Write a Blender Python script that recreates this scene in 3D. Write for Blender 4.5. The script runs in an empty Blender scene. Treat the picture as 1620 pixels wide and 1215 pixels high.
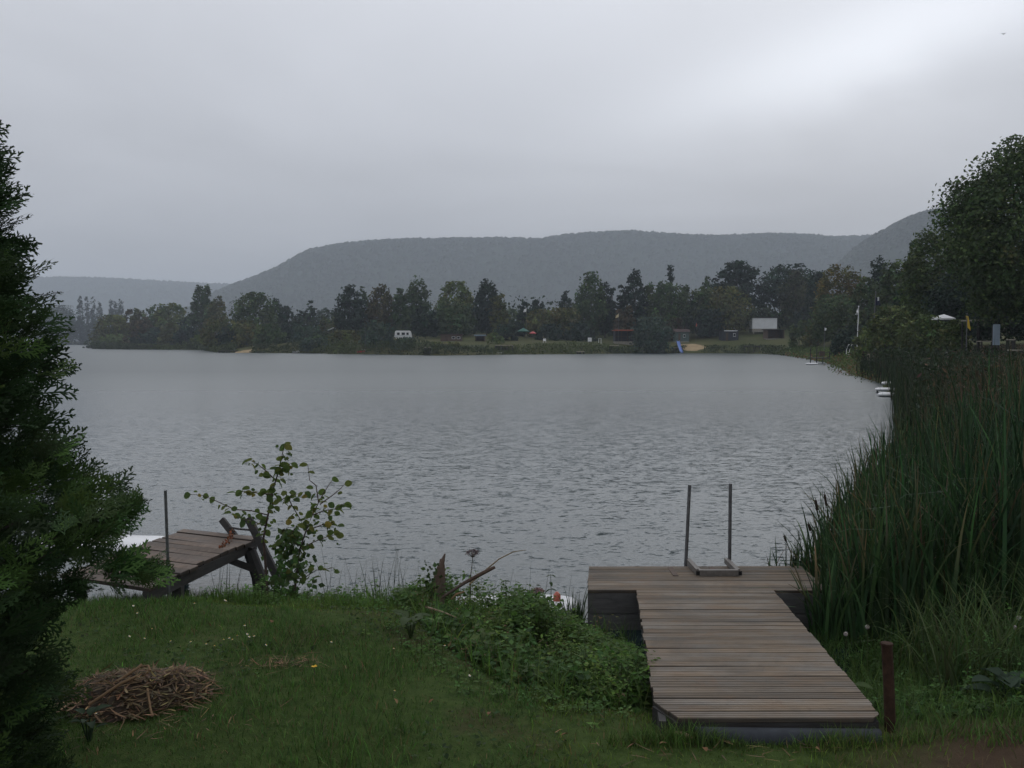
import bpy, math, random
import numpy as np
from mathutils import Vector, Matrix, Quaternion

sc = bpy.context.scene
COL = sc.collection
R = math.radians

# ------------------------------------------------------------------ camera
CAM_H = 2.3
FPX = 1461.0                      # focal length in photo pixels (1620 wide)
PITCH = math.atan((607.5 - 540.0) / FPX)
cam_d = bpy.data.cameras.new('camera')
cam_d.sensor_width = 36.0
cam_d.lens = FPX / 1620.0 * 36.0
cam_d.clip_start = 0.05
cam_d.clip_end = 20000
cam = bpy.data.objects.new('camera', cam_d)
COL.objects.link(cam)
cam.location = (0, 0, CAM_H)
cam.rotation_euler = (R(90) - PITCH, 0, 0)
sc.camera = cam

# ------------------------------------------------------------------ world
SUN_AZ, SUN_EL = R(19.6), R(17)
world = bpy.data.worlds.new('World')
sc.world = world
world.use_nodes = True
NT = world.node_tree
for n in list(NT.nodes):
    NT.nodes.remove(n)


def node(nt, t, **kw):
    n = nt.nodes.new(t)
    for k, v in kw.items():
        setattr(n, k, v)
    return n


def mth(nt, op, a, b=None, c=None, clamp=False):
    n = nt.nodes.new('ShaderNodeMath')
    n.operation = op
    n.use_clamp = clamp
    for i, v in enumerate((a, b, c)):
        if v is None:
            continue
        if isinstance(v, (int, float)):
            n.inputs[i].default_value = v
        else:
            nt.links.new(v, n.inputs[i])
    return n.outputs[0]


def build_world():
    nt = NT
    L = nt.links.new
    tc = node(nt, 'ShaderNodeTexCoord')
    sep = node(nt, 'ShaderNodeSeparateXYZ')
    L(tc.outputs['Generated'], sep.inputs[0])
    x, y, z = sep.outputs
    zc = mth(nt, 'MAXIMUM', z, 0.0)
    ramp = node(nt, 'ShaderNodeValToRGB')
    cr = ramp.color_ramp
    stops = [(0.0, (.395, .408, .450)), (.08, (.475, .489, .530)), (.17, (.580, .597, .645)),
             (.26, (.665, .686, .742)), (.36, (.745, .767, .828)), (.65, (.775, .80, .862)), (1.0, (.795, .82, .88))]
    while len(cr.elements) < len(stops):
        cr.elements.new(.5)
    for e, (p, c) in zip(cr.elements, stops):
        e.position = p
        e.color = (*c, 1)
    L(zc, ramp.inputs[0])
    # cloud deck noise in plane coordinates
    inv = mth(nt, 'DIVIDE', 1.0, mth(nt, 'ADD', zc, .13))
    comb = node(nt, 'ShaderNodeCombineXYZ')
    L(mth(nt, 'MULTIPLY', x, inv), comb.inputs[0])
    L(mth(nt, 'MULTIPLY', y, inv), comb.inputs[1])
    n1 = node(nt, 'ShaderNodeTexNoise')
    n1.inputs['Scale'].default_value = .75
    n1.inputs['Detail'].default_value = 6
    n1.inputs['Roughness'].default_value = .5
    n1.inputs['Distortion'].default_value = .5
    L(comb.outputs[0], n1.inputs['Vector'])
    nz = mth(nt, 'SUBTRACT', n1.outputs['Fac'], .5)
    mul = mth(nt, 'ADD', mth(nt, 'MULTIPLY', nz, .46), 1.0)
    # bright thin place in the cloud cover, where the sun stands
    az = mth(nt, 'ARCTAN2', x, y)
    da = mth(nt, 'SUBTRACT', az, SUN_AZ + .02)
    u = mth(nt, 'DIVIDE', da, .23)
    v = mth(nt, 'DIVIDE', mth(nt, 'SUBTRACT', mth(nt, 'SUBTRACT', z, .268), mth(nt, 'MULTIPLY', da, .22)), .050)
    nw = mth(nt, 'MULTIPLY', nz, 2.4)
    v = mth(nt, 'ADD', v, nw)
    r2 = mth(nt, 'ADD', mth(nt, 'MULTIPLY', u, u), mth(nt, 'MULTIPLY', v, v))
    core = mth(nt, 'EXPONENT', mth(nt, 'MULTIPLY', r2, -1.0))
    u2 = mth(nt, 'DIVIDE', da, .42)
    v2 = mth(nt, 'DIVIDE', mth(nt, 'SUBTRACT', z, .34), .17)
    g2 = mth(nt, 'EXPONENT', mth(nt, 'MULTIPLY', mth(nt, 'ADD', mth(nt, 'MULTIPLY', u2, u2), mth(nt, 'MULTIPLY', v2, v2)), -1.0))
    add = mth(nt, 'ADD', mth(nt, 'MULTIPLY', core, .30), mth(nt, 'MULTIPLY', g2, .13))
    sc1 = node(nt, 'ShaderNodeVectorMath', operation='SCALE')
    L(ramp.outputs[0], sc1.inputs[0])
    L(mul, sc1.inputs['Scale'])
    tint = node(nt, 'ShaderNodeVectorMath', operation='SCALE')
    tint.inputs[0].default_value = (.95, 1.0, 1.07)
    L(add, tint.inputs['Scale'])
    sm = node(nt, 'ShaderNodeVectorMath', operation='ADD')
    L(sc1.outputs[0], sm.inputs[0])
    L(tint.outputs[0], sm.inputs[1])
    sc2 = node(nt, 'ShaderNodeVectorMath', operation='SCALE')
    L(sm.outputs[0], sc2.inputs[0])
    sc2.inputs['Scale'].default_value = 10.0
    sky = node(nt, 'ShaderNodeTexSky')
    sky.sky_type = 'NISHITA'
    sky.sun_disc = False
    sky.sun_elevation = SUN_EL
    sky.sun_rotation = SUN_AZ
    mix = node(nt, 'ShaderNodeMix', data_type='RGBA')
    mix.inputs['Factor'].default_value = .985
    L(sky.outputs[0], mix.inputs['A'])
    L(sc2.outputs[0], mix.inputs['B'])
    bg = node(nt, 'ShaderNodeBackground')
    bg.inputs['Strength'].default_value = .1
    L(mix.outputs['Result'], bg.inputs[0])
    out = node(nt, 'ShaderNodeOutputWorld')
    L(bg.outputs[0], out.inputs[0])


build_world()

# ------------------------------------------------------------------ sun behind thick cloud
sun_d = bpy.data.lights.new('sun', 'SUN')
sun_d.energy = .6
sun_d.angle = R(88)
sun_d.color = (1, .985, .96)
sun = bpy.data.objects.new('sun', sun_d)
COL.objects.link(sun)
sun.rotation_euler = Vector((math.sin(SUN_AZ) * math.cos(SUN_EL), math.cos(SUN_AZ) * math.cos(SUN_EL),
                             math.sin(SUN_EL))).to_track_quat('Z', 'Y').to_euler()
sun.location = (0, -3, 30)

# ------------------------------------------------------------------ exposure
sc.view_settings.view_transform = 'Standard'
sc.view_settings.look = 'None'
sc.view_settings.gamma = 1
sc.view_settings.exposure = 0.0
sc.view_settings.use_curve_mapping = False
sc.cycles.use_denoising = True
sc.cycles.max_bounces = 6
sc.cycles.diffuse_bounces = 3
sc.cycles.glossy_bounces = 3
sc.cycles.transmission_bounces = 3
sc.cycles.volume_bounces = 1

# ------------------------------------------------------------------ helpers
rng = np.random.default_rng(7)
random.seed(7)
CP, SP = math.cos(PITCH), math.sin(PITCH)


def at(px, py, Y):
    """World point seen at photo pixel (px, py) at distance Y."""
    dx = (px - 810.0) / FPX
    v = -(py - 607.5) / FPX
    d = np.array([dx, CP + v * SP, -SP + v * CP])
    t = Y / d[1]
    return np.array([0, 0, CAM_H]) + d * t


def wx(px, Y):
    return at(px, 540, Y)[0]


def zpix(py, Y):
    return at(810, py, Y)[2]


def link(o, parent=None):
    COL.objects.link(o)
    if parent is not None:
        o.parent = parent
    return o


def tag(o, label=None, cat=None, group=None, kind=None):
    if label:
        o['label'] = label
    if cat:
        o['category'] = cat
    if group:
        o['group'] = group
    if kind:
        o['kind'] = kind
    return o


def empty(name, loc, label, cat, group=None, rz=0.0):
    o = bpy.data.objects.new(name, None)
    o.empty_display_size = .2
    o.location = tuple(float(c) for c in loc)
    o.rotation_euler = (0, 0, rz)
    COL.objects.link(o)
    return tag(o, label, cat, group)


class MB:
    """Collects geometry for ONE mesh."""

    def __init__(s):
        s.v = []
        s.f = []        # list of (array Mxk)
        s.c = []
        s.n = 0
        s.hascol = False

    def add(s, v, faces, col=None):
        v = np.asarray(v, dtype=np.float64).reshape(-1, 3)
        s.v.append(v)
        for f in (faces if isinstance(faces, (list, tuple)) else [faces]):
            f = np.asarray(f, dtype=np.int64)
            s.f.append(f + s.n)
        if col is None:
            s.c.append(np.full((len(v), 3), .5))
        else:
            s.hascol = True
            c = np.asarray(col, dtype=np.float64)
            if c.ndim == 1:
                c = np.tile(c, (len(v), 1))
            s.c.append(c)
        s.n += len(v)
        return s

    def box(s, c, size, rot=None, col=None):
        h = np.array(size) / 2.0
        p = np.array([[x, y, z] for x in (-1, 1) for y in (-1, 1) for z in (-1, 1)], float) * h
        if rot is not None:
            m = np.array(rot.to_matrix() if hasattr(rot, 'to_matrix') else rot)
            p = p @ m.T
        p = p + np.array(c)
        f = [[0, 1, 3, 2], [4, 6, 7, 5], [0, 4, 5, 1], [2, 3, 7, 6], [0, 2, 6, 4], [1, 5, 7, 3]]
        return s.add(p, [np.array(f)], col)

    def beam(s, p0, p1, w, h, col=None, up=(0, 0, 1)):
        p0 = np.array(p0, float)
        p1 = np.array(p1, float)
        d = p1 - p0
        L = np.linalg.norm(d)
        d = d / L
        up = np.array(up, float)
        sx = np.cross(d, up)
        if np.linalg.norm(sx) < 1e-6:
            sx = np.array([1., 0, 0])
        sx /= np.linalg.norm(sx)
        sz = np.cross(sx, d)
        m = np.stack([sx, d, sz], axis=1)
        return s.box((p0 + p1) / 2, (w, L, h), m, col)

    def tube(s, pts, rad, n=8, col=None, caps=True):
        pts = np.array(pts, float)
        rad = np.broadcast_to(np.array(rad, float), (len(pts),))
        ring = []
        for i in range(len(pts)):
            a = pts[max(i - 1, 0)]
            b = pts[min(i + 1, len(pts) - 1)]
            d = (b - a)
            d /= (np.linalg.norm(d) + 1e-9)
            ref = np.array([0, 0, 1.]) if abs(d[2]) < .9 else np.array([1., 0, 0])
            u = np.cross(d, ref)
            u /= np.linalg.norm(u)
            w = np.cross(d, u)
            t = np.arange(n) / n * 2 * math.pi
            ring.append(pts[i] + rad[i] * (np.cos(t)[:, None] * u + np.sin(t)[:, None] * w))
        v = np.concatenate(ring)
        q = []
        for i in range(len(pts) - 1):
            for k in range(n):
                k2 = (k + 1) % n
                q.append([i * n + k, i * n + k2, (i + 1) * n + k2, (i + 1) * n + k])
        fs = [np.array(q)]
        if caps:
            fs.append(np.array([list(range(n))[::-1]]))
            fs.append(np.array([[(len(pts) - 1) * n + k for k in range(n)]]))
        return s.add(v, fs, col)

    def prism(s, poly, z0, z1, col=None):
        """poly: list of (x,y), extruded z0..z1"""
        n = len(poly)
        v = [(x, y, z0) for x, y in poly] + [(x, y, z1) for x, y in poly]
        q = [[i, (i + 1) % n, n + (i + 1) % n, n + i] for i in range(n)]
        return s.add(v, [np.array(q), np.array([list(range(n))[::-1]]), np.array([[n + i for i in range(n)]])], col)

    def mesh(s, name, mat, smooth=False):
        me = bpy.data.meshes.new(name)
        if s.n == 0:
            return me
        v = np.concatenate(s.v)
        me.vertices.add(len(v))
        me.vertices.foreach_set('co', v.astype(np.float32).ravel())
        lens = np.concatenate([np.full(len(f), f.shape[1], dtype=np.int32) for f in s.f])
        loops = np.concatenate([f.ravel() for f in s.f]).astype(np.int32)
        starts = np.concatenate([[0], np.cumsum(lens)[:-1]]).astype(np.int32)
        me.loops.add(len(loops))
        me.loops.foreach_set('vertex_index', loops)
        me.polygons.add(len(lens))
        me.polygons.foreach_set('loop_start', starts)
        me.polygons.foreach_set('loop_total', lens)
        me.polygons.foreach_set('use_smooth', np.full(len(lens), bool(smooth)))
        if s.hascol:
            a = me.color_attributes.new('tint', 'FLOAT_COLOR', 'POINT')
            c = np.concatenate(s.c)
            c4 = np.concatenate([c, np.ones((len(c), 1))], axis=1).astype(np.float32)
            a.data.foreach_set('color', c4.ravel())
        me.update(calc_edges=True)
        me.validate(verbose=False)
        if mat:
            me.materials.append(mat)
        return me

    def obj(s, name, mat, parent=None, smooth=False):
        return link(bpy.data.objects.new(name, s.mesh(name, mat, smooth)), parent)


def share(me, name, parent, loc=(0, 0, 0), rot=None, scale=None):
    o = bpy.data.objects.new(name, me)
    o.location = tuple(float(c) for c in loc)
    if rot is not None:
        o.rotation_mode = 'QUATERNION'
        o.rotation_quaternion = rot
    if scale is not None:
        o.scale = scale if hasattr(scale, '__len__') else (scale,) * 3
    return link(o, parent)


# ------------------------------------------------------------------ materials
def new_mat(name):
    m = bpy.data.materials.new(name)
    m.use_nodes = True
    nt = m.node_tree
    return m, nt, nt.nodes['Principled BSDF'], nt.nodes['Material Output']


def mixrgb(nt, fac, a, b, blend='MIX'):
    n = node(nt, 'ShaderNodeMix', data_type='RGBA', blend_type=blend)
    for k, v in (('Factor', fac), ('A', a), ('B', b)):
        if isinstance(v, (int, float)):
            n.inputs[k].default_value = v
        elif isinstance(v, tuple):
            n.inputs[k].default_value = (*v, 1)
        else:
            nt.links.new(v, n.inputs[k])
    return n.outputs['Result']


def noise(nt, scale, detail=3, rough=.55, vec=None, dist=0.0):
    n = node(nt, 'ShaderNodeTexNoise')
    n.inputs['Scale'].default_value = scale
    n.inputs['Detail'].default_value = detail
    n.inputs['Roughness'].default_value = rough
    n.inputs['Distortion'].default_value = dist
    if vec is not None:
        nt.links.new(vec, n.inputs['Vector'])
    return n


def ramp(nt, fac, p0, p1):
    n = node(nt, 'ShaderNodeMapRange')
    n.inputs['From Min'].default_value = p0
    n.inputs['From Max'].default_value = p1
    nt.links.new(fac, n.inputs['Value'])
    return n.outputs[0]


def coords(nt, scale=(1, 1, 1), kind='Object'):
    tc = node(nt, 'ShaderNodeTexCoord')
    mp = node(nt, 'ShaderNodeMapping')
    mp.inputs['Scale'].default_value = scale
    nt.links.new(tc.outputs[kind], mp.inputs[0])
    return mp.outputs[0]


def bump(nt, b, h, dist, strength=1.0):
    n = node(nt, 'ShaderNodeBump')
    n.inputs['Distance'].default_value = dist
    n.inputs['Strength'].default_value = strength
    nt.links.new(h, n.inputs['Height'])
    nt.links.new(n.outputs[0], b.inputs['Normal'])


def plain(name, col, rough=.6, spread=.25, scale=6.0, metal=0.0, spec=.4):
    """Painted / solid surface with slight wear."""
    m, nt, b, o = new_mat(name)
    nz = noise(nt, scale, 5, .6, coords(nt))
    dark = tuple(c * (1 - spread) for c in col)
    lite = tuple(min(1, c * (1 + spread * .5)) for c in col)
    nt.links.new(mixrgb(nt, ramp(nt, nz.outputs[0], .3, .7), dark, lite), b.inputs['Base Color'])
    b.inputs['Roughness'].default_value = rough
    b.inputs['Metallic'].default_value = metal
    b.inputs['Specular IOR Level'].default_value = spec
    bump(nt, b, nz.outputs[0], .004)
    return m


def leaf_mat(name, trans=.3, rough=.55, spec=.3):
    """Leaves: albedo from the vertex attribute 'tint', with light passing through."""
    m, nt, b, o = new_mat(name)
    at_ = node(nt, 'ShaderNodeAttribute')
    at_.attribute_name = 'tint'
    nt.links.new(at_.outputs['Color'], b.inputs['Base Color'])
    b.inputs['Roughness'].default_value = rough
    b.inputs['Specular IOR Level'].default_value = spec
    tr = node(nt, 'ShaderNodeBsdfTranslucent')
    nt.links.new(at_.outputs['Color'], tr.inputs[0])
    ms = node(nt, 'ShaderNodeMixShader')
    ms.inputs[0].default_value = trans
    nt.links.new(b.outputs[0], ms.inputs[1])
    nt.links.new(tr.outputs[0], ms.inputs[2])
    nt.links.new(ms.outputs[0], o.inputs[0])
    return m


def wood_mat(name, c0, c1, stretch=(1.5, 30, 30), grey=(.2, .19, .18), rough=.75, joints=False):
    m, nt, b, o = new_mat(name)
    info = node(nt, 'ShaderNodeObjectInfo')
    tc = node(nt, 'ShaderNodeTexCoord')
    ad = node(nt, 'ShaderNodeVectorMath', operation='ADD')
    cmb = node(nt, 'ShaderNodeCombineXYZ')
    nt.links.new(mth(nt, 'MULTIPLY', info.outputs['Random'], 60.0), cmb.inputs[0])
    nt.links.new(mth(nt, 'MULTIPLY', info.outputs['Random'], 23.0), cmb.inputs[1])
    nt.links.new(tc.outputs['Object'], ad.inputs[0])
    nt.links.new(cmb.outputs[0], ad.inputs[1])
    mp = node(nt, 'ShaderNodeMapping')
    mp.inputs['Scale'].default_value = stretch
    nt.links.new(ad.outputs[0], mp.inputs[0])
    g = noise(nt, 2.2, 8, .65, mp.outputs[0], .4)
    big = noise(nt, 2.6, 4, .6, ad.outputs[0])
    spots = noise(nt, 22, 4, .7, ad.outputs[0])
    c = mixrgb(nt, ramp(nt, g.outputs[0], .3, .7), c0, c1)
    c = mixrgb(nt, mth(nt, 'MULTIPLY', ramp(nt, big.outputs[0], .4, .68), .75), c, grey)
    c = mixrgb(nt, mth(nt, 'MULTIPLY', ramp(nt, spots.outputs[0], .6, .72), .35), c, tuple(k * .45 for k in c0))
    val = mth(nt, 'ADD', mth(nt, 'MULTIPLY', info.outputs['Random'], .6), .66)
    sc_ = node(nt, 'ShaderNodeVectorMath', operation='SCALE')
    nt.links.new(c, sc_.inputs[0])
    nt.links.new(val, sc_.inputs['Scale'])
    col = sc_.outputs[0]
    if joints:
        st = noise(nt, 1.5, 5, .65, tc.outputs['Object'], .6)
        col = mixrgb(nt, mth(nt, 'MULTIPLY', ramp(nt, st.outputs[0], .46, .66), .62), col, tuple(k * .42 for k in grey))
        st2 = noise(nt, 5.0, 5, .7, tc.outputs['Object'], .3)
        col = mixrgb(nt, mth(nt, 'MULTIPLY', ramp(nt, st2.outputs[0], .54, .72), .45), col, (.20, .12, .07))
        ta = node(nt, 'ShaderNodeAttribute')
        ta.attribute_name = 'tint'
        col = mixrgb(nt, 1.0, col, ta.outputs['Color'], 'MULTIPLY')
    nt.links.new(col, b.inputs['Base Color'])
    b.inputs['Roughness'].default_value = rough
    b.inputs['Specular IOR Level'].default_value = .3
    bump(nt, b, g.outputs[0], .004)
    return m


M = {}
M['leaf'] = leaf_mat('leaf', .38, .6, .14)
M['sapling_leaf'] = leaf_mat('sapling_leaf', .55, .6, .12)
M['far_leaf'] = leaf_mat('distant_leaf', .25, .7, .15)
M['needle'] = leaf_mat('scale_leaf', .18, .65, .12)
M['grass'] = leaf_mat('grass_blade', .38, .6, .15)
M['reed'] = leaf_mat('reed_blade', .32, .55, .2)
M['straw'] = leaf_mat('straw', .1, .7, .2)
M['bark'] = plain('bark', (.06, .05, .042), .9, .5, 12, spec=.15)
M['twig'] = plain('twig_bark', (.075, .052, .045), .8, .4, 40, spec=.2)
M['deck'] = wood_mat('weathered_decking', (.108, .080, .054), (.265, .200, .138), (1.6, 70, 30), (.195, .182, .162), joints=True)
M['skirt'] = wood_mat('tarred_boards', (.055, .053, .053), (.12, .115, .11), (3, 3, 20), (.09, .09, .09))
M['olddeck'] = wood_mat('old_brown_boards', (.085, .058, .042), (.185, .135, .10), (14, 3, 14), (.16, .135, .118), joints=True)
M['darkwood'] = wood_mat('dark_wet_wood', (.018, .016, .015), (.05, .044, .04), (3, 3, 20), (.04, .04, .04))
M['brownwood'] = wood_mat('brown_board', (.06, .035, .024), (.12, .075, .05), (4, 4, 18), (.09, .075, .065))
M['palewood'] = wood_mat('pale_board', (.22, .18, .13), (.36, .31, .24), (4, 30, 30), (.3, .28, .25))
M['steel'] = plain('galvanised_steel', (.16, .16, .165), .45, .3, 20, .7)
M['frame_steel'] = plain('grey_square_tube', (.15, .135, .12), .55, .3, 30, .2)
M['rust'] = plain('rusty_iron', (.045, .024, .015), .85, .6, 25, .1, .2)
M['pipe'] = plain('grey_plastic_pipe', (.045, .05, .058), .75, .4, 8, 0, .15)
M['black'] = plain('black_gap', (.008, .008, .008), .8, .3)
M['white'] = plain('white_paint', (.72, .72, .72), .4, .12, 3)
M['offwhite'] = plain('offwhite_panel', (.64, .65, .66), .6, .12, .8)
M['glass'] = plain('dark_window_glass', (.015, .018, .022), .08, .1, 3, 0, .6)
M['redroof'] = plain('red_roof_sheet', (.30, .075, .04), .6, .3, 3)
M['red'] = plain('red_paint', (.42, .03, .03), .45, .2, 3)
M['orange'] = plain('orange_red_plastic', (.48, .12, .08), .4, .15, 9)
M['yellow'] = plain('yellow_cloth', (.75, .50, .05), .8, .15, 4)
M['cream'] = plain('cream_cloth', (.62, .52, .30), .8, .2, 4)
M['blue'] = plain('blue_plastic', (.10, .19, .50), .4, .15, 3)
M['navy'] = plain('navy_cloth', (.02, .025, .06), .8, .3, 4)
M['greyblue'] = plain('grey_blue_board', (.20, .25, .30), .6, .2, 2)
M['green_cloth'] = plain('green_tarpaulin', (.03, .12, .09), .7, .3, 3)
M['darkwall'] = plain('dark_blue_boards', (.022, .025, .036), .7, .4, 3)
M['greenwall'] = plain('grey_green_boards', (.075, .11, .10), .7, .35, 3)
M['darkroof'] = plain('dark_felt_roof', (.03, .028, .028), .85, .4, 3, spec=.2)
M['brownroof'] = plain('brown_roof_tiles', (.075, .05, .045), .8, .4, 4, spec=.2)
M['concrete'] = plain('concrete', (.26, .24, .20), .85, .3, 4, spec=.2)
M['petal'] = plain('white_petal', (.75, .75, .72), .6, .1, 30)
M['gold'] = plain('yellow_petal', (.72, .42, .02), .6, .2, 60)
M['rubber'] = plain('black_rubber', (.02, .02, .02), .7, .2)
M['bird'] = plain('dark_feathers', (.03, .03, .033), .8, .3, 30)


# ------------------------------------------------------------------ lake outline
def far_pt(px, Y):
    return (wx(px, Y), Y)


SHORE = [(-14, 7.6), (-9, 7.9), (-5, 7.95), (-3.3, 8.0), (-2.5, 8.25), (-1.7, 8.1), (-.9, 8.0), (-.3, 7.85), (.3, 7.45), (.6, 6.8),
         (.9, 6.2), (1.5, 5.95), (2.3, 6.1), (2.75, 7.0), (3.1, 8.5), (3.9, 10.5), (5.6, 14), (8.0, 19), (9.7, 23.5), (14.2, 34), (20.3, 51),
         (24, 66), (33, 95), (40, 125), far_pt(1238, 156), far_pt(1215, 168), far_pt(1150, 178), far_pt(1060, 180), far_pt(980, 174),
         far_pt(900, 166), far_pt(800, 161), far_pt(730, 153), far_pt(690, 150), far_pt(640, 158), far_pt(580, 166), far_pt(530, 168), far_pt(500, 178), far_pt(440, 183),
         far_pt(400, 184), far_pt(350, 190), far_pt(332, 215), far_pt(325, 248), far_pt(270, 256), far_pt(200, 262), far_pt(160, 276), far_pt(146, 292),
         far_pt(155, 320), far_pt(220, 420), far_pt(230, 540), far_pt(180, 610), far_pt(60, 640), far_pt(-100, 620), (-480, 480), (-420, 240),
         (-230, 90), (-90, 22), (-30, 8)]
SH = np.array(SHORE)


def sdf(x, y):
    """signed distance to the lake shore: positive on land."""
    p = np.stack([np.ravel(x), np.ravel(y)], axis=1).astype(float)
    best = np.full(len(p), 1e18)
    inside = np.zeros(len(p), bool)
    n = len(SH)
    for i in range(n):
        a, b = SH[i], SH[(i + 1) % n]
        ab = b - a
        t = np.clip(((p - a) @ ab) / (ab @ ab), 0, 1)
        d = ((p - a - t[:, None] * ab) ** 2).sum(1)
        best = np.minimum(best, d)
        c = ((a[1] > p[:, 1]) != (b[1] > p[:, 1]))
        with np.errstate(divide='ignore', invalid='ignore'):
            xi = (b[0] - a[0]) * (p[:, 1] - a[1]) / (b[1] - a[1]) + a[0]
        inside ^= c & (p[:, 0] < xi)
    return np.where(inside, -1, 1) * np.sqrt(best)


def sm(t):
    t = np.clip(t, 0, 1)
    return t * t * (3 - 2 * t)


def vnoise(x, y, s, seed=0):
    """cheap smooth pseudo-noise, about -1..1"""
    r = np.random.default_rng(seed)
    o = np.zeros_like(np.asarray(x, float))
    for k in range(5):
        a = r.uniform(0, 6.28)
        f = s * r.uniform(.6, 1.7)
        o += np.sin((np.cos(a) * x + np.sin(a) * y) * f + r.uniform(0, 6.28))
    return o / 2.6


def ground(x, y):
    x = np.asarray(x, float)
    y = np.asarray(y, float)
    shp = x.shape
    x = x.ravel()
    y = y.ravel()
    s = sdf(x, y)
    dist = np.hypot(x, y)
    far = sm((dist - 25) / 60)
    w = np.maximum(1.9, .022 * dist)
    bank = np.where(s > 0, .43 * sm((s + .0) / w), np.maximum(-.6, .7 * s / w))
    near = bank + .0 * x
    inland = 1.5 * sm(s / 9) + .6 * sm(s / 24) + 2.9 * sm((s - 10) / 60)
    # the left-hand point stays low, the camping meadow rises
    left = sm((-x - 30) / 60)
    inland = inland * (1 - .65 * left)
    side = sm((x - 4) / 18) * sm((y - 8) / 25)
    rise = sm((x - 33) / 15) * sm((y - 120) / 40)
    inland = inland + rise * (.7 * sm(s / 20) + 1.5 * sm((s - 8) / 36))
    z = near + np.where(s > 0, inland * far * .95 + (1 - far) * side * 1.7 * sm(s / 14), 0)
    z = z + np.where(s > .3, .025 * vnoise(x, y, 2.2, 3) * (1 - far) + .15 * vnoise(x, y, .15, 4) * far, 0)
    return z.reshape(shp)


def gz(x, y):
    return float(ground(np.array([x]), np.array([y]))[0])


# ------------------------------------------------------------------ terrain and water
def build_ground():
    ang = np.concatenate([np.linspace(-180, -46, 50, endpoint=False), np.linspace(-46, 46, 420, endpoint=False), np.linspace(46, 180, 50, endpoint=False)])
    ang = np.radians(ang)
    rad = np.concatenate([np.linspace(.4, 12, 150, endpoint=False), np.geomspace(12, 4200, 230)])
    A, Rr = np.meshgrid(ang, rad)
    X = np.sin(A) * Rr
    Y = np.cos(A) * Rr
    Z = ground(X, Y)
    na, nr = len(ang), len(rad)
    idx = np.arange(na * nr).reshape(nr, na)
    i2 = np.roll(idx, -1, axis=1)
    q = np.stack([idx[:-1], i2[:-1], i2[1:], idx[1:]], axis=-1).reshape(-1, 4)[:, ::-1]
    mb = MB()
    v = np.stack([X.ravel(), Y.ravel(), Z.ravel()], axis=1)
    mb.add(v, [q, np.array([[int(i) for i in idx[0]]])])
    m, nt, b, o = new_mat('ground_soil_and_turf')
    tc = node(nt, 'ShaderNodeTexCoord')
    vec = tc.outputs['Object']
    n1 = noise(nt, 1.1, 5, .6, vec)
    n2 = noise(nt, 14, 6, .65, vec)
    n3 = noise(nt, .06, 4, .6, vec)
    n4 = noise(nt, 120, 3, .6, vec)
    soil = mixrgb(nt, n2.outputs[0], (.052, .034, .022), (.115, .078, .05))
    turf = mixrgb(nt, ramp(nt, n2.outputs[0], .3, .7), (.036, .064, .015), (.078, .115, .030))
    meadow = mixrgb(nt, ramp(nt, n3.outputs[0], .35, .65), (.045, .058, .02), (.085, .082, .034))
    # distance from the bare, trodden patch beside the landing stage
    vd = node(nt, 'ShaderNodeVectorMath', operation='DISTANCE')
    nt.links.new(vec, vd.inputs[0])
    vd.inputs[1].default_value = (2.2, 4.02, .42)
    near_patch = mth(nt, 'SUBTRACT', 1.0, ramp(nt, mth(nt, 'ADD', vd.outputs['Value'], mth(nt, 'MULTIPLY', n1.outputs[0], .7)), .6, 1.15), clamp=True)
    vd2 = node(nt, 'ShaderNodeVectorMath', operation='DISTANCE')
    nt.links.new(vec, vd2.inputs[0])
    vd2.inputs[1].default_value = (0, 0, 0)
    isfar = ramp(nt, vd2.outputs['Value'], 20, 60)
    f = mth(nt, 'MAXIMUM', mth(nt, 'MULTIPLY', ramp(nt, n1.outputs[0], .58, .72), .6), near_patch)
    c = mixrgb(nt, f, turf, soil)
    c = mixrgb(nt, isfar, c, meadow)
    nt.links.new(c, b.inputs['Base Color'])
    b.inputs['Roughness'].default_value = .95
    b.inputs['Specular IOR Level'].default_value = .1
    bump(nt, b, n4.outputs[0], .02)
    g = mb.obj('ground', m, smooth=True)
    tag(g, kind='structure')


build_ground()


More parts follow.
